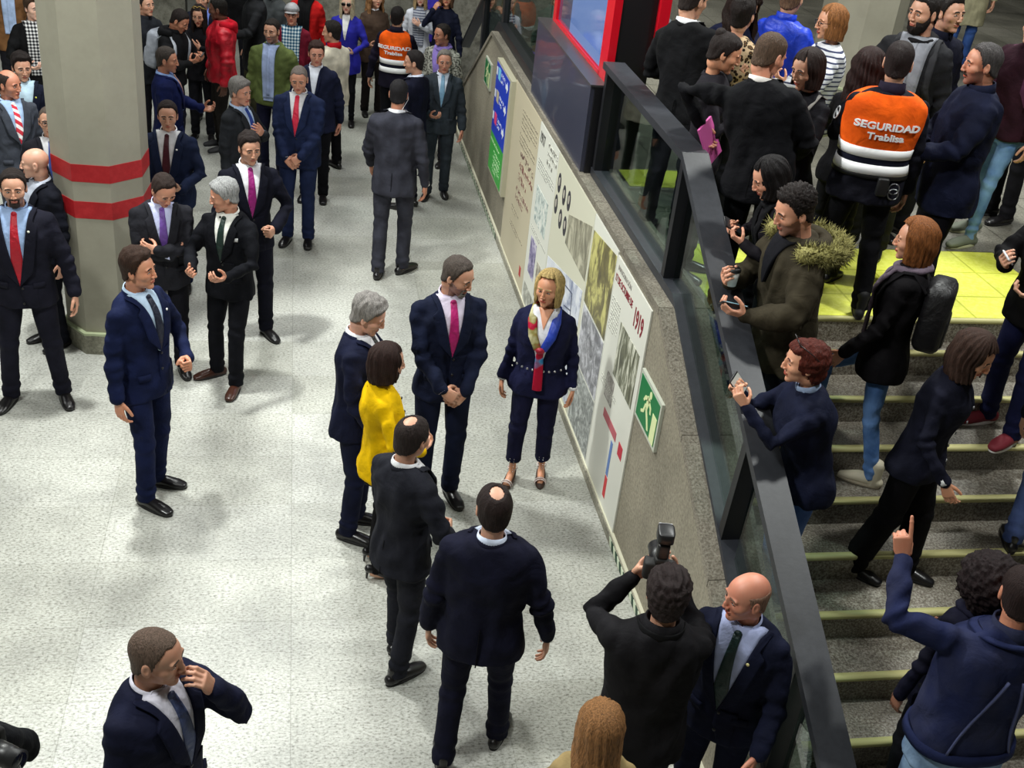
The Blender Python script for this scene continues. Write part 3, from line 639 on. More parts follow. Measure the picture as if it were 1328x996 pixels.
    if kind=='suit' and op=='V':
        for zz in (zb-.02,zb-.13): part('button',ell(T.bend(T.P(np.array(.012),np.array(zz),.012)),(.009,.005,.009),n=6,m=8),plain('button',(18,18,20),.4))
        part('front_edge',T.patch(lambda q:-.004+(.05*np.clip((.92-q)/.12,0,1))**1.0,lambda q:.10,hem+.01,zb-.0,.0115,.012,nu=6,nv=20),tm)
        for sg in(1,-1): part('pocket_flap',T.patch(sg*.075 if sg>0 else -.145,.145 if sg>0 else -.075,.955,.995,.013,.012,nv=3),tm)
        if top.get('square'): part('pocket_square',T.patch(.085,.128,1.315,1.342,.017,.012,nv=3,nu=4),cloth(top['square']))
        if top.get('pin'): part('lapel_pin',ell(T.bend(T.P(np.array(.082),np.array(1.37),.025)),(.009,.005,.009),n=6,m=10),plain('enamel_pin',top['pin'],.3,.0))
    if kind=='suit': part('back_vent',T.patch(-.003,.003,hem,hem+.22,.0105,.006,nu=3,back=True),cloth(tuple(int(v*.5) for v in col)))
    if op is None and top.get('zip'): part('zip',T.patch(-.006,.006,hem+.01,1.47,.016,.012,nu=3,nv=20),plain('zip_metal',top['zip'],.4,.5))
    if top.get('btns'):
        for zz in np.arange(hem+.12,1.42,.10): part('button',ell(T.bend(T.P(np.array(.02),np.array(zz),.014)),(.010,.005,.010),n=6,m=8),plain('button',top['btns'],.4))
    # cuffs
    if top.get('cuff',kind in('suit',)):
        for sd,S,E,W,Rm,hk,f in arms:
            d=nrm(W-E); p0=W-d*.03; part('shirt_cuff',tube([p0,W+d*.006],[(.036,.032),(.036,.032)] if not fem else [(.031,.028),(.033,.03)],n=16,round_=False),cloth(top.get('shirt',(232,232,238))) if top.get('cuff') is None else cloth(top.get('cuff') if isinstance(top.get('cuff'),tuple) else (232,232,238)))
    # ---- legs
    lc=legs.get('col',col if kind=='suit' else (30,30,38)); lf=legs.get('fab','cloth'); lm=cloth(lc,lf,legs.get('col2')); slim=legs.get('slim',0.); lend=legs.get('end',.045)
    P=[Torso(fem,w,belly*.5,0,0,0).loft(.80,1.03,off=-.012,bend=False)]; P[0].V[:,1]+=pel
    for hip,kn,ank,fa in legp:
        if legs.get('kind')=='wide': rr=(.10,.09,.085,.085,.085)
        else: rr=((.092 if not fem else .086)-.010*slim,.083-.016*slim,.067-.014*slim,.062-.016*slim,.061-.02*slim)
        e=kn+(ank-kn)*(1.0-(lend-.045)/.38)+np.array([0,.0,-.035 if lend<.06 else 0]); P.append(tube([hip+[0,0,.03],(hip+kn)/2,kn,kn+(ank-kn)*.5,e],rr,n=16,round_=False))
    g=remesh(P,.012,4,.5)
    for hip,kn,ank,fa in legp:
        g.V=wrinkle(g.V,kn,nrm(ank-hip),.005,60,.09,seed+11); g.V=wrinkle(g.V,ank+[0,0,.06],nrm(ank-kn),.006,80,.06,seed+13); g.V=wrinkle(g.V,hip-[0,0,.06],np.array([0,0,1.]),.004,50,.06,seed+17)
    N=vnormals(g); g.V=g.V+N*(.003*noise3(g.V*[1,1,.5],seed+19,35,9))[:,None]; g.V*=s
    obj('jeans' if lf=='denim' else 'trousers',g,lm,root)
    for i,(hip,kn,ank,fa) in enumerate(legp):
        Rf=rz(R_(fa)); pit=feet[i][4] if len(feet[i])>4 else 0
        if shoes[0]=='sandal':
            sole=shoe_sole(); mm=sole.xf(Rf@rx(R_(pit)),ank-[0,0,.085]); mm.V*=s; obj('sandal',mm,[cloth(shoes[1]),plain('sole',(60,40,30),.6)],root)
        else:
            mm=tpl(('shoe',shoes[0])).xf(Rf@rx(R_(pit)),ank-[0,0,.085]); mm.V*=s; up=plain('leather',shoes[1],.28 if shoes[0] in('oxford','heel') else .7)
            obj('boot' if shoes[0]=='boot' else 'shoe',mm,[up,plain('sole',shoes[2] if len(shoes)>2 else (20,18,18),.7)],root)
    # ---- extras
    for e in extra: EXTRA[e[0]](J,part,e,root)
    return J
def shoe_sole():
    n=26; a=np.linspace(0,2*PI,n,endpoint=False); w=.038+.007*np.clip(-np.sin(a),0,1); y=-.05+np.sin(a)*.13
    lift=np.interp(y,[-.2,-.1,.05,.1],[.0,.004,.055,.06]); lo=np.stack([np.cos(a)*w,y,lift],1); hi=lo+[0,0,.014]; m=rings(np.array([lo,hi])); m.mi[:]=1
    for yy,ww in ((-.125,.044),(-.10,.046)):
        t=np.linspace(0,PI,12); arc=np.stack([np.cos(t)*ww,np.full(12,yy),.015+np.sin(t)*.045],1); m.add(tube(list(arc),[(.008,.003)]*12,n=6,side=(0,1,0)),0)
    t=np.linspace(0,2*PI,18); m.add(tube([(math.cos(q)*.036,.02+math.sin(q)*.04,.105) for q in t],[.004]*18,n=6),0)
    m.add(tube([(0,.06,.055),(0,.065,.004)],[.018,.009],n=10,round_=False),1)
    return m
def hp(J,p): return J['hpos']+J['Rh']@(np.asarray(p,float)*J['hs'])
def hxf(J,m): return m.xf(J['Rh']*J['hs'],J['hpos'])
def ex_glasses(J,part,e,root):
    dark=e[1]; m=M(); mt=plain('glasses_frame',(25,22,22),.3)
    for sg in(1,-1):
        t=np.linspace(0,2*PI,22); k=1.25 if dark else 1.
        m.add(tube([(sg*.033+math.cos(q)*.022*k,-.098,.008+math.sin(q)*.016*k) for q in t],[.0022]*22,n=6))
        m.add(tube([(sg*.055*1.03,-.096,.014),(sg*.079,-.05,.014),(sg*.083,.01,.010)],[.0024]*3,n=6))
        if dark: part('dark_lens',hxf(J,ell((sg*.033,-.098,.008),(.026,.004,.018))),plain('dark_lens',(12,12,14),.1))
    m.add(tube([(-.012,-.101,.012),(.012,-.101,.012)],[.0022]*2,n=6)); part('sunglasses' if dark else 'glasses',hxf(J,m),mt)
def ex_headglasses(J,part,e,root):
    m=M()
    for sg in(1,-1):
        t=np.linspace(0,2*PI,20); m.add(tube([(sg*.030+math.cos(q)*.024,-.050-.35*math.sin(q)*.02,.128+math.sin(q)*.016) for q in t],[.003]*20,n=6)); m.add(tube([(sg*.055,-.045,.125),(sg*.088,.02,.085),(sg*.09,.05,.055)],[.003]*3,n=6))
    m.add(tube([(-.008,-.052,.13),(.008,-.052,.13)],[.003]*2,n=6)); part('sunglasses',hxf(J,m),plain('shades',e[1],.3))
def ex_cap(J,part,e,root):
    m=shell(lambda p:p[:,2]-np.interp(p[:,1],[-.1,.1],[.05,.02]),.017,5,.03); m=hxf(J,m); part('cap_crown',m,cloth(e[1]))
    n=20; t=np.linspace(-1.15,1.15,n); out=np.array([[(math.sin(q)*.075*k,-.062-math.cos(q)*.07*(k-.15),.062-.03*(k-.4)) for q in t] for k in (.75,.9,1.05,1.15)])
    part('cap_visor',hxf(J,surf(out,np.zeros_like(out)+[0,0,-.005])),cloth(e[1]))
def ex_scarf(J,part,e,root):
    c,fab,fr,back=e[1],e[2],e[3],e[4]; T=J['T']; P=[]
    t=np.linspace(0,2*PI,22); P.append(tube([T.bend((math.cos(q)*.082,.018+math.sin(q)*.085,1.475+.018*math.sin(q))) for q in t],[(.022,.034)]*22,n=10,side=(0,0,1)))
    if fr:
        for sg in(1,-1): P.append(tube([T.bend(T.P(np.array(sg*xx),np.array(zz),.02)) for xx,zz in ((.055,1.46),(.05,1.38),(.03,1.30),(.02,1.2),(.025,1.2-fr))],[(.012,.034)]*5,n=10,side=(0,1,0)))
    if back: P.append(tube([T.bend(T.P(np.array(xx),np.array(zz),.02,True)) for xx,zz in ((.05,1.47),(.05,1.35),(.05,1.2))],[(.012,.04)]*3,n=10,side=(0,1,0)))
    m=remesh(P,.009,3); N=vnormals(m); m.V=m.V+N*(.006*noise3(m.V,3,60,9))[:,None]; part('scarf',m,cloth(c,fab))
def ex_hood(J,part,e,root):
    T=J['T']; c=e[1]; fur=e[2] if len(e)>2 else None; t=np.linspace(-.55*PI,1.55*PI,24)
    t=np.linspace(-.35,PI+.35,22); ctr=[T.bend((math.cos(q)*.13,.035+math.sin(q)*.12,1.475-.02*math.sin(q))) for q in t]
    m=remesh([tube(ctr,[(.045,.040)]*22,n=12,side=(0,0,1)),ell(T.bend((0,.14,1.42)),(.115,.055,.085))],.012,4); part('hood',m,cloth(c,'cloth'))
    if fur:
        rr=np.random.RandomState(4); ms=[]; t=np.linspace(-.45,PI+.45,26); path=[T.bend((math.cos(q)*.19,.05+math.sin(q)*.20,1.445-.035*math.sin(q))) for q in t]
        m=remesh([tube(path,[.046]*26,n=12)],.012,2)
        m2=M(); P=np.array(path); 
        for k in range(3200):
            i=rr.randint(0,25); f=rr.rand(); c0=P[i]*(1-f)+P[i+1]*f; d=nrm(rr.normal(size=3)); b=c0+d*.042; tip=c0+nrm(d+.35*rr.normal(size=3))*(.068+.03*rr.rand()); sd=nrm(np.cross(d,[.3,.5,.8]))*.0035; up=nrm(np.cross(d,sd))*.0035
            m2.add(M([b+sd,b-sd*.5+up,b-sd*.5-up,tip],[(0,1,3),(1,2,3),(2,0,3),(0,2,1)]))
        m.add(m2); part('fur_trim',m,hairmat(fur))
def ex_backpack(J,part,e,root):
    T=J['T']; c=e[1]; m=rbox((0,0,0),(.30,.17,.42),.12); m=m.xf(rx(T.lean),T.bend(T.P(np.array(0.),np.array(1.22),.075,True))); part('backpack',m,cloth(c,'shiny'))
    m=rbox((0,0,0),(.22,.05,.2),.15).xf(rx(T.lean),T.bend(T.P(np.array(0.),np.array(1.14),.165,True))); part('backpack_pocket',m,cloth(c,'shiny'))
    for sg in(1,-1):
        pts=[T.P(np.array(sg*.11),np.array(1.38),.02,True)]+[np.array([sg*.115,yy,zz]) for yy,zz in ((.04,1.475),(-.02,1.47))]+[T.P(np.array(sg*.125),np.array(zz),.018) for zz in (1.38,1.3,1.2)]+[T.P(np.array(sg*.15),np.array(1.10),.015)]
        part('shoulder_strap',tube([T.bend(p) for p in pts],[(.026,.007)]*len(pts),n=8,side=(1,0,0)),cloth(e[2] if len(e)>2 else c))
def ex_strap(J,part,e,root):
    T=J['T']; pts=[T.P(np.array(e[2]*.10),np.array(1.44),.02,True),np.array([e[2]*.11,.01,1.478]),T.P(np.array(e[2]*.10),np.array(1.40),.02),T.P(np.array(0.),np.array(1.2),.02),T.P(np.array(-e[2]*.14),np.array(1.0),.02)]
    part('bag_strap',tube([T.bend(p) for p in pts],[(.014,.004)]*5,n=8,side=(1,0,0)),cloth(e[1]))
def ex_neckstrap(J,part,e,root):
    T=J['T']; t=np.linspace(0,PI,14); part('camera_strap',tube([T.bend((math.cos(q)*.10,-.01+math.sin(q)*.115,1.475+.01*math.sin(q))) for q in t],[(.022,.005)]*14,n=8,side=(0,0,1)),cloth((22,22,24)))
def text_m(s,size,font_off=.0):
    cu=bpy.data.curves.new('t','FONT'); cu.body=s; cu.size=size; cu.align_x='CENTER'; cu.offset=font_off; o=bpy.data.objects.new('t',cu); COL.objects.link(o)
    dg=bpy.context.evaluated_depsgraph_get(); ev=o.evaluated_get(dg); m=from_mesh(ev.to_mesh()); ev.to_mesh_clear(); bpy.data.objects.remove(o); return m
def solid(m,n):
    """give a flat face set thickness n (vector)"""
    V=m.V; k=len(V); st=np.concatenate([[0],np.cumsum(m.L)]); F=[]; E=set()
    fs=[list(m.I[a:b]) for a,b in zip(st[:-1],st[1:])]
    for f in fs:
        F.append(f); F.append([k+i for i in f[::-1]])
        for a,b in zip(f,f[1:]+f[:1]): E.add((a,b))
    for a,b in E:
        if (b,a) not in E: F.append([b,a,k+a,k+b])
    return M(np.vstack([V,V+n]),F)
def ex_vest(J,part,e,root):
    T=J['T']; org=cloth((255,96,20),'cloth'); wh=plain('reflective_tape',(250,250,252),.35)
    m=remesh([T.loft(1.14,1.485,off=.018)],.013,2); part('high_visibility_vest',m,org)
    part('navy_band',T.band(.98,1.15,.016,.012),cloth((26,28,48))); part('reflective_band',T.band(1.09,1.15,.022,.012),wh); part('reflective_band',T.band(.99,1.05,.022,.012),wh)
    for tx,size,zz in (('SEGURIDAD',.058,1.275),('Trablisa',.056,1.212)):
        t=text_m(tx,size,.0016); x=-t.V[:,0]*1.15; z=zz+t.V[:,1]
        t.V=T.bend(T.P(x,z,.030,True)); part('lettering',solid(t,T.bend(T.P(x,z,.024,True))-t.V),wh,smooth=False)
def ex_cuffs(J,part,e,root):
    T=J['T']; c=T.bend(T.P(np.array(-.12),np.array(.92),.03,True)); t=np.linspace(0,2*PI,18)
    part('belt',T.band(.965,1.0,.02,.012),plain('belt',(18,18,20),.5)); m=M()
    for k in (0,1): m.add(tube([c+np.array([math.cos(q)*.032,k*.012,math.sin(q)*.034-.03*k]) for q in t],[.004]*18,n=6))
    part('handcuffs',m,plain('steel',(150,150,155),.3,.9))
    part('pouch',rbox((0,0,0),(.07,.04,.11),.1).xf(np.eye(3),T.bend(T.P(np.array(-.05),np.array(.93),.03,True))),plain('belt',(18,18,20),.5))
def ex_badge(J,part,e,root):
    sd,S,E,W,Rm,hk,f=J['arms'][e[1]]; c=(S*.6+E*.4); ax=nrm(E-S); o=nrm(np.array([sd,.25,.15])-ax*(np.array([sd,.25,.15])@ax)); t=np.linspace(0,2*PI,20); u=nrm(np.cross(ax,o)); m=M()
    m.add(tube([c+o*.071+ax*math.sin(q)*.048+u*math.cos(q)*.024 for q in t],[.004]*20,n=6)); m.add(tube([c+o*.073-u*.02,c+o*.073+u*.02],[(.012,.003)]*2,n=6,side=ax)); part('shoulder_badge',m,plain('badge_white',(210,212,216),.5))
def ex_studs(J,part,e,root):
    T=J['T']; m=M()
    for zx in np.linspace(-.15,.15,9): m.add(ell(T.bend(T.P(np.array(zx),np.array(1.035+.25*zx*zx),.016)),(.010,.005,.010),n=6,m=8))
    part('eyelet_row',m,plain('steel',(190,190,195),.25,.9)); m=M()
    for hip,kn,ank,fa in J['legp']:
        for k in range(6):
            for xx in (-.02,0.012): m.add(ell(ank+(kn-ank)*(.08+.055*k)+np.array([xx,-.060,0]),(.004,.004,.004),n=5,m=6))
    part('hem_studs',m,plain('steel',(190,190,195),.25,.9))
def ex_belt(J,part,e,root):
    T=J['T']; part('belt',T.band(.985,1.01,e[1] if len(e)>1 else .0,.012),plain('belt',(18,16,16),.4))
def ex_furvest(J,part,e,root): pass
def ex_handbag(J,part,e,root): pass
def ex_earring(J,part,e,root): part('earring',join([hxf(J,ell((sg*.082,-.002,-.042),(.006,.006,.007),n=6,m=8)) for sg in(1,-1)]),plain('pearl',(240,238,230),.2))
def ex_earpiece(J,part,e,root):
    m=hxf(J,tube([(-.086,.0,-.005),(-.09,.02,-.03),(-.07,.045,-.07),(-.05,.06,-.11),(-.04,.07,-.14)],[.0025]*5,n=6)); part('earpiece_wire',m,plain('wire',(225,225,225),.4))
def ex_moustache(J,part,e,root): part('moustache',hxf(J,tube([(-.026,-.088,-.050),(-.012,-.101,-.042),(0,-.104,-.041),(.012,-.101,-.042),(.026,-.088,-.050)],[(.004,.004),(.006,.006),(.006,.005),(.006,.006),(.004,.004)],n=8)),hairmat(e[1]))
def ex_quilt(J,part,e,root): pass
def ex_bookblock(J,part,e,root): pass
def ex_seams(J,part,e,root):
    T=J['T']; m=[]
    for sg in(1,-1): part('back_seam',T.patch(lambda q:sg*(.025+.11*(1.36-q)/.4)-.004,lambda q:sg*(.025+.11*(1.36-q)/.4)+.004,.96,1.33,.018,.012,nu=3,nv=16,back=True),plain('stitching',(62,68,104),.8))
def ex_stitch(J,part,e,root):
    T=J['T']; ex_seams(J,part,e,root); part('waistband',T.band(.925,.965,.018,.014),cloth((36,44,84),'denim',(28,34,66)))
    part('collar_flap',T.band(1.46,1.475,.018,.012),cloth((38,46,86),'denim',(28,34,66)))
def hemz(J): return .9
def ex_silkscarf(J,part,e,root):
    T=J['T']; f=lambda x,z,o=.028:T.bend(T.P(np.array(x),np.array(z),o)); red=cloth((172,22,52),'shiny'); 
    part('scarf_loop',tube([T.bend((-.05,.06,1.485)),T.bend((-.085,.01,1.475)),f(-.078,1.43),f(-.060,1.33),f(-.02,1.235)],[(.014,.028),(.014,.03),(.012,.034),(.012,.034),(.012,.028)],n=12,side=(0,1,0)),cloth((150,140,84),'silkolive'),'olive and red side of the silk scarf')
    part('scarf_loop',tube([T.bend((.05,.06,1.485)),T.bend((.085,.01,1.475)),f(.078,1.43),f(.060,1.33),f(.02,1.235)],[(.014,.028),(.014,.03),(.012,.034),(.012,.034),(.012,.028)],n=12,side=(0,1,0)),cloth((30,60,170),'shiny'),'blue side of the silk scarf')
    part('scarf_knot',ell(f(0,1.225,.038),(.034,.022,.026)),red,'red knot of the silk scarf')
    part('scarf_tail',tube([f(0,1.21,.03),f(.0,1.13),f(.005,1.02,.034),f(.01,.90,.036)],[(.010,.024),(.012,.030),(.010,.034),(.008,.036)],n=12,side=(0,1,0)),cloth((172,22,52),'silktail'),'red tail of the silk scarf')
EXTRA=dict(silkscarf=ex_silkscarf,glasses=ex_glasses,headglasses=ex_headglasses,cap=ex_cap,scarf=ex_scarf,hood=ex_hood,backpack=ex_backpack,strap=ex_strap,neckstrap=ex_neckstrap,vest=ex_vest,cuffs=ex_cuffs,badge=ex_badge,studs=ex_studs,belt=ex_belt,earring=ex_earring,earpiece=ex_earpiece,moustache=ex_moustache,stitch=ex_stitch)
def hand_world(key,i,off=(0,0,0)):
    """world position + rotation of a hand; off in hand space (palm, -thumb, wrist) metres"""
    J=PEOPLE[key]; sd,S,E,W,Rm,hk,f=J['arms'][i]; q=np.array(off,float)
    if sd>0: q=q*[-1,1,1]
    p=(W+Rm@q)*J['s']; Rz=rz(J['rot']); return Rz@p+np.array([J['x'],J['y'],J['z']]),Rz@Rm
def local_world(key,p):
    J=PEOPLE[key]; return rz(J['rot'])@(np.asarray(p,float)*J['s'])+np.array([J['x'],J['y'],J['z']])
# ------------------------------------------------------------------ the setting
LZ=1.8; RIS=.165; TRD=.303; YE=6.05
def step_y(k): return YE if k==0 else 5.9-TRD*(k-1)
def step_z(k): return max(0.,LZ-RIS*k)
hall=granite('hall_floor_granite',(186,186,178),(104,104,95),(212,213,207),58.,.38,(1.2,.6,.003,.0),(216,216,212),.2,grain=(.8,1.25,1))
obj_f=struct('floor',box(-14,2.62,-3,34,-.1,0).add(box(2.62,14,-3,3.3,-.1,0)),hall)
stair_g=granite('stair_granite',(122,112,98),(62,54,46),(176,172,160),75.,.5,None,stain=.5)
land_g=granite('landing_granite',(132,128,116),(92,88,80),(165,162,150),60.,.45,(.6,.6,.006,0.),(150,150,145),.35)
wall_g=granite('rough_granite',(140,133,116),(120,113,98),(158,151,134),45.,.8,None,stain=.2)
cap_g=granite('cap_granite',(126,118,104),(84,78,68),(158,152,138),70.,.7,None,stain=.3)
stairs=M(); 
prof=[(12.95,0),(12.95,LZ),(YE,LZ)]
for k in range(1,11): prof+=[(step_y(k-1),step_z(k)),(step_y(k),step_z(k))]
prof+=[(step_y(10),0)]
# the flight: treads and risers as one stepped body
pl=[(YE,-.1),(YE,LZ-.001)]
pp=[(YE,0)]
for k in range(0,11): pp+=[(step_y(k),step_z(k)),(step_y(k),step_z(k+1))]
fl=struct('floor_stairs',prism([(YE+.3,0),(YE+.3,LZ-.004)]+pp[1:]+[],2.5,9.5),stair_g)
for k in range(0,11):
    y=step_y(k); z=step_z(k)
    nz=obj('nosing_strip',box(2.53,9.4,y-.006,y+.036,z-.022,z+.004),plain('nosing_yellow',(192,186,128),.6),fl)
struct('floor_landing',box(2.5,14,YE+.02,12.95,LZ-.25,LZ).add(box(5.2,24,12.95,34,LZ-.25,LZ)),land_g)
struct('trim_landing',box(2.5,9.5,YE+.3,YE+.5,0,LZ-.25),stair_g)
# far flight going down behind the landing
pf=[(12.9,0),(12.9,LZ)]
for k in range(0,11): pf+=[(12.95+.3*k,step_z(k)),(12.95+.3*k,step_z(k+1))]
struct('floor_far_stairs',prism(pf,2.5,5.2),stair_g)
yel=granite('tactile_paving',(232,236,84),(222,226,70),(240,242,110),30.,.6,(.4,.4,.008,0.),(205,205,150),.08)
struct('floor_tactile',box(2.62,5.15,YE+.03,7.18,LZ,LZ+.006),yel)
struct('floor_tactile',box(2.62,3.9,8.32,8.72,LZ,LZ+.006),yel)
# side wall of the stairs
WX=2.2; WT=.32
WP=[(16.1,0),(12.95,1.84),(5.97,1.84),(3.10,.02+.0),(3.05,0)]
struct('wall_right',prism([(16.1,0),(12.95,1.84),(5.97,1.84),(2.95,.08),(2.95,0)][::-1],WX,WX+WT),wall_g)
def slab(y0,z0,y1,z1,th,xa,xb):
    return prism([(y0,z0),(y1,z1),(y1,z1+th),(y0,z0+th)],xa,xb)
cap=M()
ys=np.linspace(12.95,5.97,9)
for a,b in zip(ys[:-1],ys[1:]): cap.add(slab(a-.004,1.84,b+.004,1.84,.05,WX-.015,WX+WT))
def wz(y): return 1.84-(5.97-y)*(1.76/3.02)
ys=np.linspace(5.97,2.97,5)
for a,b in zip(ys[:-1],ys[1:]): cap.add(slab(a-.004,wz(a),b+.004,wz(b),.05,WX-.015,WX+WT))
cap.add(slab(16.05,.03,12.96,1.84,.05,WX-.015,WX+WT))
struct('trim_1',cap,cap_g)
struct('baseboard_right',box(WX-.03,WX,2.97,15.9,0,.07).add(box(WX-.022,WX,2.97,15.9,.07,.082),1),[granite('skirting',(148,144,128),(110,106,94),(170,166,150),40.,.6),plain('skirting_edge',(205,202,180),.5)])
dash=M()
for y in list(np.arange(3.3,5.95,.11))+list(np.arange(11.4,14.4,.11)): dash.add(prism([(y,.012),(y+.055,.012),(y+.085,.066),(y+.03,.066)],WX-.034,WX-.028),0)
struct('trim_2',dash,plain('escape_marking',(20,58,40),.6)); 
dsh=M()
for y in list(np.arange(3.3,5.95,.11))+list(np.arange(11.4,14.4,.11)): dsh.add(prism([(y+.055,.012),(y+.11,.012),(y+.14,.066),(y+.085,.066)],WX-.034,WX-.028),0)
struct('trim_3',dsh,plain('escape_marking_pale',(205,215,190),.6))
# walls that close the hall
conc=granite('concrete',(126,124,112),(100,98,88),(146,144,132),9.,.85,None,stain=.3)
struct('wall_back',box(-.55,5.2,17.6,17.9,0,7.6),conc)
struct('wall_far',box(-14,24,34,34.3,0,7.6),granite('dark_wall',(70,70,66),(52,52,50),(86,86,80),6.,.85))
struct('wall_left',box(-14.3,-14,-3,34.3,0,7.6),conc); struct('wall_near',box(-14.3,24.3,-3.3,-3,0,7.6),conc)
struct('wall_east',box(24,24.3,-3,34.3,0,7.6),conc)
struct('ceiling',box(-14.3,24.3,-3.3,34.3,7.6,7.8),plain('ceiling_paint',(150,150,145),.9))
struct('trim_4',box(-3.2,-1.7,19.2,19.6,0,.9).add(box(-3.4,-1.5,19.0,19.8,.86,.94)),conc)
# ------------------------------------------------------------------ columns
def column(label,cx,cy,z0,R,rot,stripes=True):
    root=empty('column',label,'column',(cx,cy,z0),rot,'octagonal concrete columns'); a=np.linspace(0,2*PI,8,endpoint=False)+PI/8
    def oc(r,z): return np.stack([np.cos(a)*r,np.sin(a)*r,np.full(8,z)],1)
    ht=7.59-z0; cm=granite('column_paint',(160,156,140),(156,152,136),(164,160,144),3.,.55,None,stain=.06)
    obj('shaft',rings(np.array([oc(R,.0),oc(R,ht)])),cm,root,False)
    obj('plinth',rings(np.array([oc(R+.03,0),oc(R+.03,.175)])),granite('plinth',(140,138,122),(110,108,96),(160,158,142),30.,.6),root,False,'darker stone plinth')
    obj('plinth_edge',rings(np.array([oc(R+.036,.175),oc(R+.036,.195)])),plain('plinth_metal',(186,196,160),.3,.3),root,False)
    if stripes:
        for z in (1.20,1.50): obj('stripe',rings(np.array([oc(R+.003,z),oc(R+.003,z+.14)])),granite('red_paint',(186,28,36),(176,24,32),(196,40,46),14.,.5,None,stain=.12),root,False,'red painted stripe')
    return root
column('grey octagonal concrete column with two red stripes on the hall floor',-1.5,9.1,0,.37,R_(-5))
column('beige octagonal concrete column on the upper landing behind the crowd',5.75,11.3,LZ,.42,0,False)
# ------------------------------------------------------------------ balustrade
steel=granite('grey_steel',(46,48,54),(42,44,50),(50,52,58),25.,.45); steel_d=plain('dark_steel',(30,31,35),.4,.2)
gm,nt,b=newmat('balustrade_glass'); L=nt.links.new
tr=nd(nt,'ShaderNodeBsdfTransparent',Color=lin((205,218,214))); gl=nd(nt,'ShaderNodeBsdfGlossy',Roughness=.02); fr=nd(nt,'ShaderNodeLayerWeight',Blend=.5); pw=nd(nt,'ShaderNodeMath',operation='POWER'); pw.inputs[1].default_value=4.; ad=nd(nt,'ShaderNodeMath',operation='MULTIPLY_ADD'); ad.inputs[1].default_value=.7; ad.inputs[2].default_value=.04; mx=nd(nt,'ShaderNodeMixShader')
L(fr.outputs['Facing'],pw.inputs[0]); L(pw.outputs[0],ad.inputs[0]); L(ad.outputs[0],mx.inputs[0]); L(tr.outputs[0],mx.inputs[1]); L(gl.outputs[0],mx.inputs[2]); L(mx.outputs[0],nt.nodes['Material Output'].inputs['Surface'])
GX=2.345
def rz_(y): return 2.77 if y>=6.27 else 2.77-(6.27-y)*.545      # hand rail height
def bz_(y): return 1.93 if y>=6.05 else 1.93-(6.05-y)*.583
bal=empty('balustrade','long dark grey steel and glass balustrade along the near flight','balustrade',(GX,3.0,0),0,'glass balustrades of the stairs')
def rail(name,pts,w,h,mat,par,x=GX):
    m=M()
    for (y0,z0),(y1,z1) in zip(pts[:-1],pts[1:]): m.add(prism([(y0,z0-h),(y1,z1-h),(y1,z1),(y0,z0)],x-w/2,x+w/2))
    m.V=m.V-[GX,par.location[1],0]; return obj(name,m,mat,par,False)
rail('hand_rail',[(8.31,2.77),(6.27,2.77),(2.62,rz_(2.62))],.165,.05,steel,bal)
rail('bottom_rail',[(8.31,1.95),(6.05,1.95),(2.75,.075)],.13,.075,steel,bal,GX+.0)
def post(y,sl=0):
    m=prism([(y-.03+sl,bz_(y)-.05),(y+.03+sl,bz_(y)-.05),(y+.03,rz_(y)-.045),(y-.03,rz_(y)-.045)],GX-.06,GX+.06); m.V=m.V-[GX,3.0,0]; obj('post',m,steel_d,bal,False)
for y,sl in ((8.26,0),(6.30,0),(4.62,.06),(3.62,.0),(2.75,0)): post(y,sl)
def pane(y0,y1):
    ys=[y1]+([6.27] if y0<6.27<y1 else [])+([6.05] if y0<6.05<y1 else [])+[y0]
    poly=[(y,bz_(y)) for y in ys]+[(y,rz_(y)-.05) for y in ys[::-1]]; m=prism(poly,GX-.006,GX+.006); m.V=m.V-[GX,3.0,0]; obj('glass_pane',m,gm,bal,False)
for a_,b_ in ((6.37,8.20),(4.72,6.23),(3.70,4.54),(2.83,3.54)): pane(a_,b_)
fb=empty('balustrade','dark steel and glass balustrade at the far corner beyond the display totem','balustrade',(GX,12.9,0),0,'glass balustrades of the stairs')
rail('bottom_rail',[(16.0,.12),(13.0,1.99),(10.60,1.99)],.17,.10,steel_d,fb); rail('hand_rail',[(16.0,1.0),(13.0,2.85),(10.60,2.85)],.13,.05,steel_d,fb)
for y,z0,z1 in ((13.0,1.9,2.85),(14.4,1.05,1.95)):
    m=box(-.04,.04,y-.06-12.9,y+.06-12.9,z0,z1); obj('post',m,steel_d,fb,False)
m=prism([(12.9,1.95),(10.66,1.95),(10.66,2.8),(12.9,2.8)],-.006,.006); m.V=m.V-[0,12.9,0]; obj('glass_pane',m,gm,fb,False)
m=prism([(14.34,1.15),(13.08,1.93),(13.08,2.76),(14.34,1.98)],-.006,.006); m.V=m.V-[0,12.9,0]; obj('glass_pane',m,gm,fb,False)
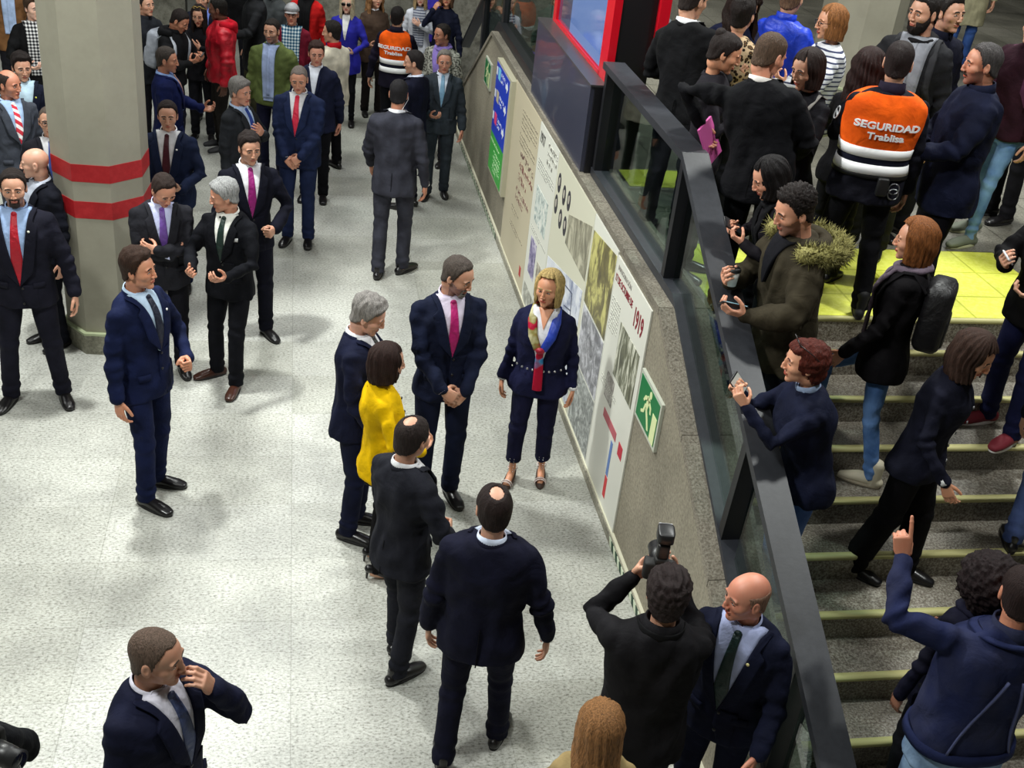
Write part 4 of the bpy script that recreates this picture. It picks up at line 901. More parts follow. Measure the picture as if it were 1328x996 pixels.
# ------------------------------------------------------------------ display totem
tt=empty('display_totem','dark display totem with red frames and glossy blue screen','display totem',(2.5,9.4,1.81))
def ty(m): m.V=m.V-[2.5,9.4,1.81]; return m
panelm=plain('anthracite_panel',(58,60,76),.30,.0,coat=.3); red=plain('red_enamel',(205,18,36),.22); blk=plain('black_panel',(22,22,26),.35)
obj('base_cabinet',ty(box(2.205,2.38,8.36,10.55,1.892,2.57)),panelm,tt,False); obj('base_edge',ty(box(2.235,2.38,8.33,8.36,1.892,2.57)),blk,tt,False)
obj('base_ledge',ty(box(2.195,2.38,8.33,10.55,2.57,2.585)),plain('ledge',(84,82,84),.35,.4),tt,False)
obj('cabinet',ty(box(2.385,2.66,8.45,10.45,1.892,4.6)),blk,tt,False)
fr_=ty(join([box(2.32,2.38,8.42,8.64,2.586,4.7),box(2.32,2.38,10.35,10.47,2.586,4.7),box(2.32,2.38,8.62,10.35,2.586,2.62),box(2.32,2.38,8.42,10.47,4.6,4.7)])); obj('red_frame',fr_,red,tt,False)
obj('red_frame',ty(join([box(2.66,2.74,8.38,8.48,2.66,4.7),box(2.66,2.74,10.37,10.47,2.66,4.7),box(2.66,2.74,8.38,10.47,4.6,4.7)])),red,tt,False)
sm,nt,b=newmat('screen'); L=nt.links.new; v=texco(nt); g=nd(nt,'ShaderNodeTexNoise',Scale=1.1,Detail=2.); L(v,g.inputs['Vector']); r=ramp(nt,[(.35,(10,12,40)),(.62,(26,34,86))]); L(g.outputs['Fac'],r.inputs['Fac'])
b.inputs['Base Color'].default_value=(.12,.13,.2,1); b.inputs['Metallic'].default_value=.6; b.inputs['Roughness'].default_value=.05; L(r.outputs['Color'],b.inputs['Emission Color']); b.inputs['Emission Strength'].default_value=.55
scr=obj('screen',ty(box(2.345,2.355,8.62,10.35,2.62,4.6)),sm,tt,False,'lit blue advertising screen')
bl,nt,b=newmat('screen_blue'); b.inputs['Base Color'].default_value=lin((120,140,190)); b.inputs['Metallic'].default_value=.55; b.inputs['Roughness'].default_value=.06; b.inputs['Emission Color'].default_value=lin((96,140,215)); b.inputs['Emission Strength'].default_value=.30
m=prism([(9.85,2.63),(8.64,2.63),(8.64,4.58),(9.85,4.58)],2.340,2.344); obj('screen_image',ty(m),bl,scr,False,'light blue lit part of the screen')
# ------------------------------------------------------------------ panels on the wall
def onwall(m,y0=0,z0=0,x=WX): m.V=m.V-[x,y0,z0]; return m
def textw(s,size,y,z,x,par,mat,origin,name='lettering',align='CENTER',bold=.0,sx=1.):
    """text on the -x face of the wall: reads towards decreasing y"""
    t=text_m(s,size,bold); u=t.V[:,0]*sx; w=t.V[:,1]; 
    if align=='LEFT': u=u-u.min()
    V=np.stack([np.full(len(u),x),y-u,z+w],1); n=np.zeros_like(V); n[:,0]=.003; m=solid(M(V-n,None) if False else t,0) if False else None
    t.V=V-n*.5; m=solid(t,n); m.V=m.V-np.asarray(origin); return obj(name,m,mat,par,False)
def inkmat(col,paper,h):
    k=('ink',col,paper,round(h,3))
    if k in _m: return _m[k]
    m,nt,b=newmat('printed_text'); L=nt.links.new; v=texco(nt,(1,.55/h,.9/h)); n=nd(nt,'ShaderNodeTexNoise',Scale=1.9,Detail=1.); L(v,n.inputs['Vector']); r=ramp(nt,[(.49,paper),(.53,col)]); L(n.outputs['Fac'],r.inputs['Fac']); L(r.outputs['Color'],b.inputs['Base Color']); b.inputs['Roughness'].default_value=.5; _m[k]=m; return m
def words(y0,y1,z,h,x,par,col,origin,seed,name='text_line',rows=1,dz=.03,fill=.8,paper=None):
    paper=paper or PAPER[0]
    for k in range(rows):
        end=y0+(y1-y0)*(1 if k<rows-1 or rows==1 else .6); m=box(x-.0022,x,end,y0,z-k*dz,z-k*dz+h*.8); m.V=m.V-np.asarray(origin); obj(name,m,inkmat(col,paper,h),par,False)
PAPER=[(214,214,204)]
def board(name,label,cat,y0,y1,z0,z1,th,mat,frame=None,group=None):
    O=(WX,(y0+y1)/2,z0); r=empty(name,label,cat,O,0,group); m=box(WX-th,WX-.001,y1,y0,z0,z1); m.V=m.V-np.asarray(O); obj('panel',m,mat,r,False); return r,O
def quadp(name,poly,x,par,mat,O,th=.002):
    m=prism(poly,x-th,x); m.V=m.V-np.asarray(O); return obj(name,m,mat,par,False)
white=plain('panel_white',(214,214,204),.45); cream=plain('panel_cream',(190,180,155),.5)
def photo(c0,c1,c2,scale,seed,stretch=(1,1,1)):
    m,nt,b=newmat('printed_photograph'); L=nt.links.new; v=texco(nt,stretch); n=nd(nt,'ShaderNodeTexNoise',Scale=scale,Detail=6.,Roughness=.65,Distortion=1.2,noise_dimensions='4D'); n.inputs['W'].default_value=float(seed); L(v,n.inputs['Vector']); r=ramp(nt,[(.36,c0),(.5,c1),(.6,c2)]); L(n.outputs['Fac'],r.inputs['Fac']); L(r.outputs['Color'],b.inputs['Base Color']); b.inputs['Roughness'].default_value=.4; return m
PAPER[0]=(190,180,155)
GR='history panels mounted along the stair wall'
r,O=board('exhibition_panel','cream text panel with reddish heading beside the blue direction board','wall panel',11.22,9.87,.05,1.82,.012,cream,group=GR); X=WX-.012
words(10.72,9.95,1.66,.022,X,r,(84,76,66),O,1,rows=5,dz=.042); words(10.74,9.95,1.42,.022,X,r,(84,76,66),O,2,rows=3,dz=.042)
words(10.62,9.95,1.24,.07,X,r,(110,86,78),O,3,'heading',1); words(10.62,9.92,1.12,.085,X,r,(120,70,66),O,4,'heading',2,.12); words(10.66,10.0,.88,.06,X,r,(120,80,76),O,5,'heading',2,.09)
words(10.8,10.4,.66,.02,X,r,(90,80,72),O,6,rows=2,dz=.04); words(10.8,10.1,.5,.018,X,r,(90,80,72),O,7,rows=2,dz=.035); quadp('red_mark',[(10.1,.2),(10.02,.2),(10.02,.3),(10.1,.3)],X,r,plain('print',(176,40,46),.6),O)
PAPER[0]=(214,214,204)
r,O=board('exhibition_panel','white timeline panel with date heading and small purple photograph','wall panel',9.865,9.02,.05,1.82,.012,white,group=GR)
textw('1917',.135,9.80,1.66,X-.001,r,plain('print',(58,56,54),.6),O,'year',align='LEFT',bold=.003,sx=.8)
words(9.45,9.06,1.72,.05,X,r,(120,118,110),O,11,'heading',3,.075); words(9.78,9.1,1.5,.018,X,r,(96,96,92),O,12,rows=4,dz=.03)
quadp('drawing',[(9.72,.95),(9.2,.95),(9.2,1.28),(9.72,1.28)],X,r,photo((70,90,100),(196,206,200),(226,226,218),9,3),O); quadp('photograph',[(9.72,.42),(9.45,.42),(9.45,.78),(9.72,.78)],X,r,photo((70,60,110),(140,130,170),(196,190,206),8,4),O)
quadp('photograph',[(9.36,.34),(9.12,.34),(9.12,.68),(9.36,.68)],X,r,photo((90,80,70),(150,144,130),(196,190,176),8,5),O); words(9.78,9.1,.86,.016,X,r,(96,96,92),O,13,rows=2,dz=.028); quadp('photograph',[(9.80,.08),(9.15,.08),(9.15,.28),(9.80,.28)],X,r,photo((110,110,100),(160,160,150),(200,200,190),5,6),O)
r,O=board('exhibition_panel','pale panel with seven small oval portraits above a sketch','wall panel',9.015,7.665,.05,1.82,.012,plain('panel_ivory',(206,204,184),.45),group=GR)
for i,(yy,zz) in enumerate(((8.89,1.60),(8.68,1.57),(8.50,1.59),(8.92,1.40),(8.71,1.35),(8.53,1.36))):
    a=np.linspace(0,2*PI,18,endpoint=False); quadp('portrait',[(yy-math.cos(q)*.058,zz+math.sin(q)*.085) for q in a],X,r,plain('portrait_dark',(52,50,58),.5),O)
    quadp('portrait_face',[(yy-math.cos(q)*.026,zz+.01+math.sin(q)*.036) for q in a],X-.002,r,plain('portrait_face',(178,172,160),.5),O)
quadp('photograph',[(8.44,1.25),(7.70,1.25),(7.70,1.70),(8.44,1.50)],X,r,photo((96,92,78),(150,146,126),(190,186,164),7,7,(1,1,.5)),O); quadp('drawing',[(8.98,.12),(7.72,.12),(7.72,1.16),(8.98,.9)],X,r,photo((120,130,160),(206,210,222),(222,224,230),3,8),O)
m=M()
for (a1,b1),(a2,b2) in (((8.3,.95),(8.0,1.0)),((8.3,.95),(8.32,.62)),((8.32,.62),(8.0,.6)),((8.0,1.0),(7.95,.7)),((7.95,.7),(8.0,.6)),((8.2,.8),(7.98,.86))): m.add(tube([(X-.001,a1,b1),(X-.001,a2,b2)],[.006]*2,n=6))
m.V=m.V-np.asarray(O); obj('line_drawing',m,plain('print',(70,74,96),.6),r,False)
r,O=board('exhibition_panel','tall photograph panel with a yellow toned crowd above grey pictures','wall panel',7.66,6.965,.05,1.82,.012,white,group=GR)
quadp('photograph',[(7.64,1.12),(6.98,1.12),(6.98,1.78),(7.64,1.70)],X,r,photo((72,66,44),(112,104,60),(196,190,116),6,9,(1,1,.6)),O); quadp('photograph',[(7.62,.62),(6.98,.62),(6.98,1.10),(7.62,1.10)],X,r,photo((84,84,92),(140,140,148),(196,196,204),9,10),O)
quadp('photograph',[(7.62,.10),(6.98,.10),(6.98,.60),(7.62,.60)],X,r,photo((80,84,84),(138,142,140),(190,194,192),12,11),O)
r,O=board('exhibition_panel','white panel headed 1919 in dark red beside the lower exit sign','wall panel',6.96,6.10,.05,1.80,.012,white,group=GR)
dr=plain('print',(128,24,40),.6); textw('1919',.185,6.165+.24,1.55,X-.001,r,dr,O,'year',align='LEFT',bold=.004,sx=.62)
textw('17 DE OCTUBRE DE',.072,6.93,1.63,X-.001,r,dr,O,'heading',align='LEFT',bold=.0015,sx=.72); textw('INAUGURACIÓN',.05,6.90,1.72,X-.001,r,plain('print',(150,146,140),.6),O,'heading',align='LEFT',sx=.9)
quadp('photograph',[(6.66,1.04),(6.17,1.04),(6.17,1.44),(6.66,1.44)],X,r,photo((60,62,46),(104,106,84),(206,206,190),9,12,(1,2,.4)),O); words(6.93,6.72,1.5,.014,X,r,(120,118,112),O,21,rows=10,dz=.026)
quadp('photograph',[(6.78,.80),(6.58,.80),(6.58,1.0),(6.78,1.0)],X,r,photo((90,84,80),(140,134,128),(180,176,170),9,13),O); quadp('red_bar',[(6.72,.66),(6.36,.66),(6.36,.73),(6.72,.73)],X,r,plain('print',(176,86,96),.6),O); quadp('red_mark',[(6.28,.62),(6.18,.62),(6.18,.72),(6.28,.72)],X,r,plain('print',(186,40,60),.6),O)
quadp('blue_strip',[(6.45,.34),(6.40,.34),(6.40,.62),(6.45,.62)],X,r,plain('print',(90,120,176),.6),O); quadp('red_strip',[(6.45,.16),(6.39,.16),(6.39,.33),(6.45,.33)],X,r,plain('print',(196,50,56),.6),O); words(6.9,6.5,.9,.012,X,r,(130,128,120),O,22,rows=3,dz=.025)
# direction board
O=(WX,11.6,.5); r=empty('direction_board','blue and green direction board with white pictograms on the stair wall','sign',O)
m=box(WX-.06,WX,11.20,12.14,.58,1.80); m.V-=np.asarray(O); obj('frame',m,plain('frame_cream',(176,172,150),.5),r,False); X2=WX-.06
quadp('blue_field',[(12.12,1.02),(11.30,1.02),(11.30,1.77),(12.12,1.77)],X2,r,plain('sign_blue',(28,60,190),.4),O,.003); quadp('green_field',[(12.12,.60),(11.30,.60),(11.30,1.02),(12.12,1.02)],X2,r,plain('sign_green',(60,165,66),.4),O,.003)
X3=X2-.003
for k,(zz,c) in enumerate(((1.62,(120,200,235)),(1.38,(190,180,150)),(1.14,(225,70,120)))):
    quadp('pictogram',[(11.98,zz),(11.84,zz),(11.84,zz+.12),(11.98,zz+.12)],X3,r,plain('print',c,.5),O); quadp('arrow',[(11.36,zz+.05),(11.42,zz+.11),(11.42,zz+.075),(11.50,zz+.075),(11.50,zz+.03),(11.42,zz+.03),(11.42,zz-.005)],X3,r,plain('print',(232,236,240),.5),O); words(11.80,11.52,zz+.07,.04,X3,r,(225,230,240),O,30+k,rows=2,dz=.06,paper=(28,60,190)); quadp('pictogram',[(12.10,zz+.02),(12.03,zz+.02),(12.03,zz+.10),(12.10,zz+.10)],X3,r,plain('print',(230,234,240),.5),O)
words(12.08,11.5,.93,.03,X3,r,(205,230,190),O,40,rows=1,paper=(60,165,66)); words(11.85,11.4,.85,.03,X3,r,(205,230,190),O,41,rows=5,dz=.05,paper=(60,165,66))
# exit signs
def exit_sign(label,y0,y1,z0,z1):
    O=(WX,(y0+y1)/2,z0); r=empty('exit_sign',label,'exit sign',O,0,'green running figure exit signs'); m=box(WX-.02,WX,y1,y0,z0,z1); m.V-=np.asarray(O); obj('plate',m,plain('sign_rim',(196,200,186),.4,.2),r,False)
    w=y0-y1; h=z1-z0; f=lambda u,v:(y0-u*w,z0+v*h); k=WX-.02; pg=plain('luminous_cream',(214,224,168),.5)
    quadp('green_field',[f(.05,.07),f(.95,.07),f(.95,.93),f(.05,.93)],k,r,plain('exit_green',(0,112,58),.4),O,.002); k-=.002
    quadp('door_symbol',[f(.74,.07),f(.93,.07),f(.93,.62),f(.74,.62)],k,r,pg,O)
    for q in ([(.40,.50),(.50,.48),(.56,.72),(.46,.76)],[(.48,.50),(.58,.34),(.66,.16),(.60,.14),(.52,.30),(.42,.46)],[(.42,.50),(.38,.34),(.26,.26),(.24,.31),(.33,.38),(.38,.54)],[(.52,.72),(.64,.62),(.66,.50),(.61,.49),(.59,.58),(.50,.66)],[(.47,.74),(.34,.68),(.28,.56),(.32,.54),(.38,.62),(.48,.66)]): quadp('figure',[f(*p) for p in q],k,r,pg,O)
    a=np.linspace(0,2*PI,14,endpoint=False); quadp('figure_head',[f(.55+.05*math.cos(q),.83+.075*math.sin(q)*1.) for q in a],k,r,pg,O)
exit_sign('green exit sign with running figure at the near end of the history panels',6.06,5.60,1.08,1.42)
exit_sign('small green exit sign near the far corner of the stair wall',13.17,12.74,1.26,1.56)
# ------------------------------------------------------------------ lamps and one added fill
def lamp(name,loc,tgt,size,e,col=(1,1,1),sy=None):
    l=bpy.data.lights.new(name,'AREA'); l.energy=e; l.size=size; l.color=col
    if sy: l.shape='RECTANGLE'; l.size_y=sy
    o=bpy.data.objects.new(name,l); o.location=loc; o.rotation_euler=(Vector(tgt)-Vector(loc)).to_track_quat('-Z','Y').to_euler(); COL.objects.link(o); return o
cool=(.97,1.,.965)
lamp('ceiling_lamp_or_fill',(-1.75,8.35,6.9),(-.9,7.6,0),.42,470,cool)
lamp('ceiling_lamp_or_fill',(-2.7,2.9,7.2),(-1.4,4.0,0),.8,330,cool)
lamp('ceiling_lamp_or_fill',(.6,4.6,7.4),(.6,4.6,0),3.2,70,cool)  # broad soft fill added overhead for ambient light, not a fixture of the hall
lamp('ceiling_lamp_or_fill',(-.4,11.6,7.3),(0,11.8,0),1.6,200,cool)
lamp('ceiling_lamp_or_fill',(-.5,15.2,7.4),(-.3,14.9,0),1.4,230,cool)
lamp('ceiling_lamp_or_fill',(5.4,8.6,7.3),(4.3,7.4,1.8),.8,330,cool)
lamp('ceiling_lamp_or_fill',(5.0,4.6,7.2),(3.9,4.8,.8),.4,190,cool)
lamp('ceiling_lamp_or_fill',(9.,15.,7.3),(8.5,13,1.8),1.5,110,cool)
lamp('ceiling_lamp_or_fill',(-7.,10.,7.3),(-6,10,0),2.,220,cool)
w=bpy.data.worlds.new('world'); sc.world=w; w.use_nodes=True; bg=w.node_tree.nodes['Background']; bg.inputs[0].default_value=(.75,.8,.85,1); bg.inputs[1].default_value=.3
# ------------------------------------------------------------------ camera
PX=(1479.37129,.516310648,.114882374,4.81976331,.219157310)
f,pit,roll,Hc,yaw=PX
fw=np.array([math.sin(yaw)*math.cos(pit),math.cos(yaw)*math.cos(pit),-math.sin(pit)]); r0=np.array([math.cos(yaw),-math.sin(yaw),0]); u0=np.cross(r0,fw)
c,s_=math.cos(roll),math.sin(roll); r1=c*r0+s_*u0; u1=-s_*r0+c*u0
cd=bpy.data.cameras.new('camera'); cam=bpy.data.objects.new('camera',cd); COL.objects.link(cam); cd.sensor_width=36; cd.sensor_fit='HORIZONTAL'; cd.lens=f/1328*36; cd.clip_end=200
mw=Matrix(((r1[0],u1[0],-fw[0],0),(r1[1],u1[1],-fw[1],0),(r1[2],u1[2],-fw[2],Hc),(0,0,0,1))); cam.matrix_world=mw; sc.camera=cam
sc.view_settings.view_transform='Standard'; sc.view_settings.look='None'; sc.view_settings.gamma=1; sc.view_settings.use_curve_mapping=False; sc.view_settings.exposure=0.
sc.cycles.max_bounces=6; sc.cycles.diffuse_bounces=3; sc.cycles.glossy_bounces=3; sc.cycles.transparent_max_bounces=12; sc.cycles.use_denoising=True
# ------------------------------------------------------------------ the people
NAVY=(24,26,44); INK=(18,20,34); BLK=(14,14,17); CHAR=(34,36,44); WS=(232,232,236); LB=(170,190,222)
BR=(52,36,26); DK=(26,20,18); GY=(120,116,112); BLS=('oxford',(16,15,17))
def S(col=NAVY,tie=None,**k): d=dict(kind='suit',col=col,tie=tie,shirt=WS); d.update(k); return d
GC='the group being shown the exhibition'; GS='people on the stairs and landing'; GB='bystanders at the back of the hall'
WIDE=((.13,.0,0,14),(-.13,.03,0,-14)); STEP=((.10,-.18,0,8),(-.10,.14,0,-10))
# --- centre group
person('greyhair','grey-haired man in navy suit at the back left of the central group',0.40,6.29,H=1.79,a=85,top=S((26,30,58),(70,70,66)),hair=('full',(150,145,140)),skin='pink',L='downback',R='downfwd',head=(0,22,0),lean=2,group=GC)
person('yellow','woman with dark bob in bright yellow jacket, centre group',0.53,5.87,H=1.66,a=105,fem=True,top=dict(kind='jacket',col=(232,186,0),open=None,collar='crew',btns=(40,30,20),hem=.84,fab='cloth'),legs=dict(col=(22,20,24),slim=1),shoes=('heel',(20,18,20)),hair=('bob',(52,34,30)),skin='tan',head=(10,8,0),L='down',R='belly',lean=0,group=GC)
person('tall','tallest man in the centre, navy suit, magenta tie, grey beard, hands clasped',1.01,6.68,H=1.90,a=20,top=S((26,32,60),(168,22,100),shirt=(214,204,224)),hair=('receding',(84,74,68)),skin='tan',L='clasp',R='clasp2',head=(42,20,0),lean=1,beard=('goatee',(150,146,140),.005),stub=True,w=.98,group=GC)
person('blonde','smiling blonde woman in navy trouser suit with red and blue silk scarf',1.72,6.89,H=1.68,a=-5,fem=True,w=1.16,top=dict(kind='jacket',col=(30,32,70),open='V',zb=1.04,vw=.085,lapel=0,openneck=1,shirt=(232,232,240),hem=.80,flare=0,cuff=(235,235,240),sleeve=.93,collar=None),legs=dict(col=(28,30,64),slim=.0,end=.14),shoes=('sandal',(214,200,196)),hair=('bobfull',(206,178,118)),skin=(206,150,118),L='down',R='down',head=(-16,0,0),feet=((.11,.05,0,6),(-.11,-.06,0,-10)),group=GC,extra=(('silkscarf',),('studs',),('earring',)))
person('greyback','man in charcoal suit with thinning crown seen from behind in the centre',0.59,4.97,H=1.71,a=140,top=S((40,42,52),None,zb=1.2),hair=('crownbald',(44,34,32)),skin='tan',L='downfwd',R='fistfront',head=(5,12,0),lean=1,feet=((.11,-.12,0,20),(-.10,.06,0,-6)),group=GC)
person('navyback','broad man in dark navy suit, back turned, lowest of the central group',0.94,4.27,H=1.77,a=177,w=1.12,top=S((24,26,48),None,shirt=(200,210,230)),hair=('crownbald',(42,30,28)),skin='tan',L='down',R='downout',head=(14,8,0),feet=((.12,.10,0,12),(-.14,-.14,0,-10)),group=GC)
# --- left group
person('guardred','tall man in dark suit and red tie at the left edge',-1.92,8.01,H=1.86,a=14,w=1.06,top=S((30,30,44),(176,20,40),shirt=(160,186,226),open='V',zb=.98,vw=.085,pin=(220,220,200)),hair=('receding',(44,36,34)),skin='tan',L='downout',R='down',stub=True,beard=('goatee',(56,46,42),.004),head=(8,4,0),feet=((.17,.02,0,20),(-.18,-.02,0,-16)))
person('bald','bald man in dark blazer looking left, beside the striped column',-1.95,8.95,H=1.68,a=-35,top=S((22,24,36),None,shirt=(180,186,200),open='V'),hair=('none',(90,70,60)),skin=(205,160,138),L='down',R='down',head=(-36,4,0))
person('glassescol','man with glasses and blue tie half hidden by the striped column',-2.01,9.84,H=1.74,a=20,top=S((34,34,42),(52,76,150)),hair=('shaved',(96,84,76)),skin='tan',extra=(('glasses',False),),L='down',R='down')
person('stripetie','man in grey suit with red and white striped tie at the left edge',-2.50,10.66,H=1.80,a=48,top=S((78,82,94),(214,60,76),shirt=(170,196,230),tfab='tiestripe',tcol2=(240,236,236),vw=.08),hair=('balding',(54,42,38)),skin=(190,130,105),L='down',R='down',head=(26,6,0))
person('darkhair','dark-haired man in navy jacket and pale shirt behind the striped tie man',-2.52,11.34,H=1.77,a=30,top=S((26,30,52),None,shirt=(190,215,232),vw=.09,pin=(200,200,80)),hair=('quiff',(32,24,22)),skin='tan',L='down',R='belly',head=(8,8,0))
person('plaid','young man in black jacket over black and white checked shirt',-2.85,13.66,H=1.78,a=30,top=dict(kind='jacket',col=(22,22,24),open='full',shirt=(225,225,225),sfab='check',scol2=(30,30,34),vw=.095,lapel=0),legs=dict(col=(40,44,60)),hair=('quiff',(66,48,36)),skin='fair',L='down',R='belly',head=(22,4,0))
person('browncoat','person in brown coat and light blue shirt at the top left corner',-3.50,15.50,H=1.74,a=20,top=dict(kind='coat',col=(120,84,52),open='full',shirt=(170,190,225),lapel=0,hem=.7),hair=('short',(50,40,34)),L='down',R='down')
person('behindcol','man in dark coat standing just behind the striped column',-1.71,14.21,H=1.77,a=60,top=dict(kind='coat',col=(42,44,52),open=None,collar='stand',hem=.75),hair=('short',(40,36,36)),skin='tan',L='down',R='belly',group=GB)
person('backpack','man in black hooded top with grey backpack reading his phone',-1.41,13.71,H=1.77,a=72,top=dict(kind='sweater',col=(20,20,24),open=None,collar='stand',puff=.01,hem=.86),legs=dict(col=(24,26,40)),hair=('crew',(34,26,24)),skin=(176,122,96),L='phone',R='phone',head=(10,28,0),lean=10,extra=(('backpack',(150,156,168),(170,174,184)),('hood',(20,20,24))),group=GB)
person('sunglhead','dark-haired woman with sunglasses on her head behind the backpack man',-1.12,14.46,H=1.62,a=10,fem=True,top=dict(kind='jacket',col=(26,24,30),open=None,collar='crew'),hair=('longstraight',(36,26,24)),skin='tan',extra=(('headglasses',(190,160,70)),),L='chest',R='down',head=(-6,10,0),group=GB)
person('redhood','young man in red hooded rain jacket facing left',-0.85,14.02,H=1.82,a=-62,top=dict(kind='jacket',col=(190,20,40),open=None,collar='stand',puff=.022,hem=.84,fab='shiny',zip=(200,200,205)),legs=dict(col=(52,48,46)),shoes=('sneaker',(40,40,44),(210,210,210)),hair=('crew',(24,20,18)),skin=(108,72,56),L='down',R='pocket',head=(-22,10,0),extra=(('hood',(186,20,38)),),group=GB)
person('bluesuit','man in bright blue suit turned right beside the striped column',-1.26,11.83,H=1.78,a=108,w=1.06,top=S((26,36,92),(200,150,130),shirt=(150,180,235)),hair=('crew',(70,62,58)),skin=(190,135,108),L='gest',R='down',head=(-14,6,0))
person('maroontie','man in navy suit and maroon tie looking at a phone in both hands',-1.08,10.10,H=1.76,a=8,w=1.08,belly=.02,top=S((30,40,72),(84,14,34),vw=.085,zb=1.06,pin=(235,235,235),tz=1.06),hair=('receding',(40,30,28)),skin='tan',L='belly',R='belly',head=(8,6,0))
person('greysuitr','grey-haired man in charcoal suit and blue tie facing right',-0.51,10.96,H=1.75,a=72,top=S((48,50,56),(40,70,150),shirt=(190,210,240)),hair=('full',(128,124,120)),skin=(200,146,122),L='chest',R='down',head=(-6,6,0),belly=.03)
person('magenta','man in dark suit and magenta tie behind the silver-haired man, fist at his waist',-0.36,9.14,H=1.84,a=24,top=S((20,22,38),(144,20,110),vw=.08,zb=1.10),hair=('short',(40,32,30)),skin='tan',L='fistfront',R='down',head=(10,10,0),feet=((.12,-.02,0,18),(-.12,.04,0,-12)))
person('silver','silver-haired man with dark green tie and white pocket square, gesturing',-0.48,8.33,H=1.72,a=-12,w=1.04,top=S((16,18,26),(24,52,44),shirt=(236,236,228),square=(235,235,235)),hair=('full',(170,170,170)),skin=(200,146,120),L='gest',R='gest',head=(-52,14,0),shoes=('oxford',(62,34,24)),feet=((.10,-.14,0,10),(-.15,.02,0,-40)))
person('crossed','man with arms folded and purple tie beside the striped column',-0.99,8.48,H=1.74,a=22,w=1.05,top=S((44,44,52),(112,76,160),shirt=(200,206,240),vw=.075),legs=dict(col=(26,26,32)),hair=('receding',(48,36,32)),skin=(205,150,124),L='cross',R='crossunder',head=(22,32,0),lean=4)
person('navyprof','young man in navy suit standing alone in profile, fist half raised',-0.95,6.73,H=1.84,a=68,top=S((24,34,74),(20,28,56),shirt=(190,212,236),pin=(225,225,225)),hair=('quiff',(56,36,26)),skin=(200,142,112),L='fistfront',R='down',head=(14,0,0),feet=((.11,.06,0,20),(-.11,-.05,0,-2)))
person('redtie','balding grey-haired man in blue suit and red tie, hands crossed',0.05,11.22,H=1.85,a=2,w=1.10,belly=.03,top=S((36,48,86),(212,32,66),vw=.07),hair=('shaved',(128,118,112)),skin=(206,152,126),L='clasp2',R='clasp',head=(4,16,0))
person('greenjkt','man in olive green jacket over pale blue shirt',-0.24,13.22,H=1.80,a=-4,top=dict(kind='jacket',col=(92,104,58),open='full',shirt=(160,176,214),vw=.062,lapel=0,hem=.84,puff=.012,showhem=1),legs=dict(col=(28,30,56)),hair=('crew',(40,34,32)),skin='tan',L='pocket',R='down',stub=True,head=(-6,4,0),group=GB)
person('cap','man in red and grey cap with checked shirt and burgundy cardigan',-0.03,14.42,H=1.72,a=8,belly=.03,top=dict(kind='cardigan',col=(110,22,42),open='full',shirt=(212,222,226),sfab='check',scol2=(28,74,104),vw=.105,lapel=0),legs=dict(col=(40,40,50)),hair=('shaved',(120,110,100)),skin=(206,146,122),extra=(('cap',(160,160,164)),('glasses',False)),L='down',R='down',group=GB)
person('redblack','person in red jacket over black sweater and white collar',0.16,15.82,H=1.76,a=-6,top=dict(kind='jacket',col=(205,30,30),open='full',shirt=(26,26,28),vw=.085,lapel=0),legs=dict(col=(30,30,36)),hair=('short',(60,50,44)),L='down',R='down',group=GB)
person('navyjkt','man in navy zip jacket and white shirt behind the red tie man',0.23,12.48,H=1.77,a=4,w=1.05,top=dict(kind='jacket',col=(28,34,62),open='V',zb=1.18,shirt=(226,230,242),vw=.05,lapel=.03,puff=.010,zip=None),legs=dict(col=(18,18,24)),hair=('short',(58,38,34)),skin=(200,144,122),L='downback',R='down',head=(12,8,0),group=GB)
person('whitesw','man in cream sweater with red collar facing left',0.44,13.47,H=1.76,a=-128,w=1.10,belly=.03,top=dict(kind='sweater',col=(206,198,180),open=None,collar='stand',colc=(176,20,30),fab='knit'),legs=dict(col=(24,24,30)),hair=('short',(34,28,26)),skin='tan',L='down',R='chest',head=(32,4,0),group=GB)
person('blondesun','pale blonde woman with dark sunglasses and bright blue coat',0.67,15.31,H=1.70,a=2,fem=True,w=1.05,top=dict(kind='coat',col=(44,44,160),open='V',zb=1.18,vw=.05,shirt=(232,232,232),lapel=0,collar=None,hem=.72),legs=dict(col=(24,24,30),slim=1),hair=('long',(206,192,160)),skin='fair',L='belly',R='down',extra=(('glasses',True),),group=GB)
person('brownwoman','woman with light brown curls in a brown shirt beside the guard',1.06,15.80,H=1.68,a=24,fem=True,w=1.08,top=dict(kind='shirt',col=(92,72,60),open=None,collar='shirt',hem=.78),legs=dict(col=(40,34,32)),hair=('longwavy',(150,108,70)),skin='tan',L='down',R='belly',head=(10,-4,0),group=GB)
person('guardA','security guard in orange reflective vest at the back of the hall',1.24,14.37,H=1.78,a=176,top=dict(kind='jacket',col=(28,26,44),open=None,collar='stand'),legs=dict(col=(22,22,30)),hair=('crew',(26,20,20)),skin='tan',L='downout',R='chest',extra=(('vest',),),group='security guards in orange vests')
person('stripewoman','fair-haired woman in striped top behind the orange vest guard',1.72,16.33,H=1.64,a=4,fem=True,top=dict(kind='jacket',col=(214,218,228),open='full',shirt=(170,174,186),sfab='hstripe',scol2=(70,74,96),vw=.085,lapel=0,collar=None),legs=dict(col=(50,60,90)),hair=('long',(178,152,110)),skin='fair',L='chest',R='down',group=GB)
person('darktop','woman with brown hair in dark blue top pointing at the back right',2.04,16.04,H=1.72,a=-14,fem=True,top=dict(kind='blouse',col=(24,28,52),open=None,collar='crew'),legs=dict(col=(28,28,38)),hair=('shag',(96,70,52)),skin=(196,142,112),L='down',R='face',head=(20,-6,0),group=GB)
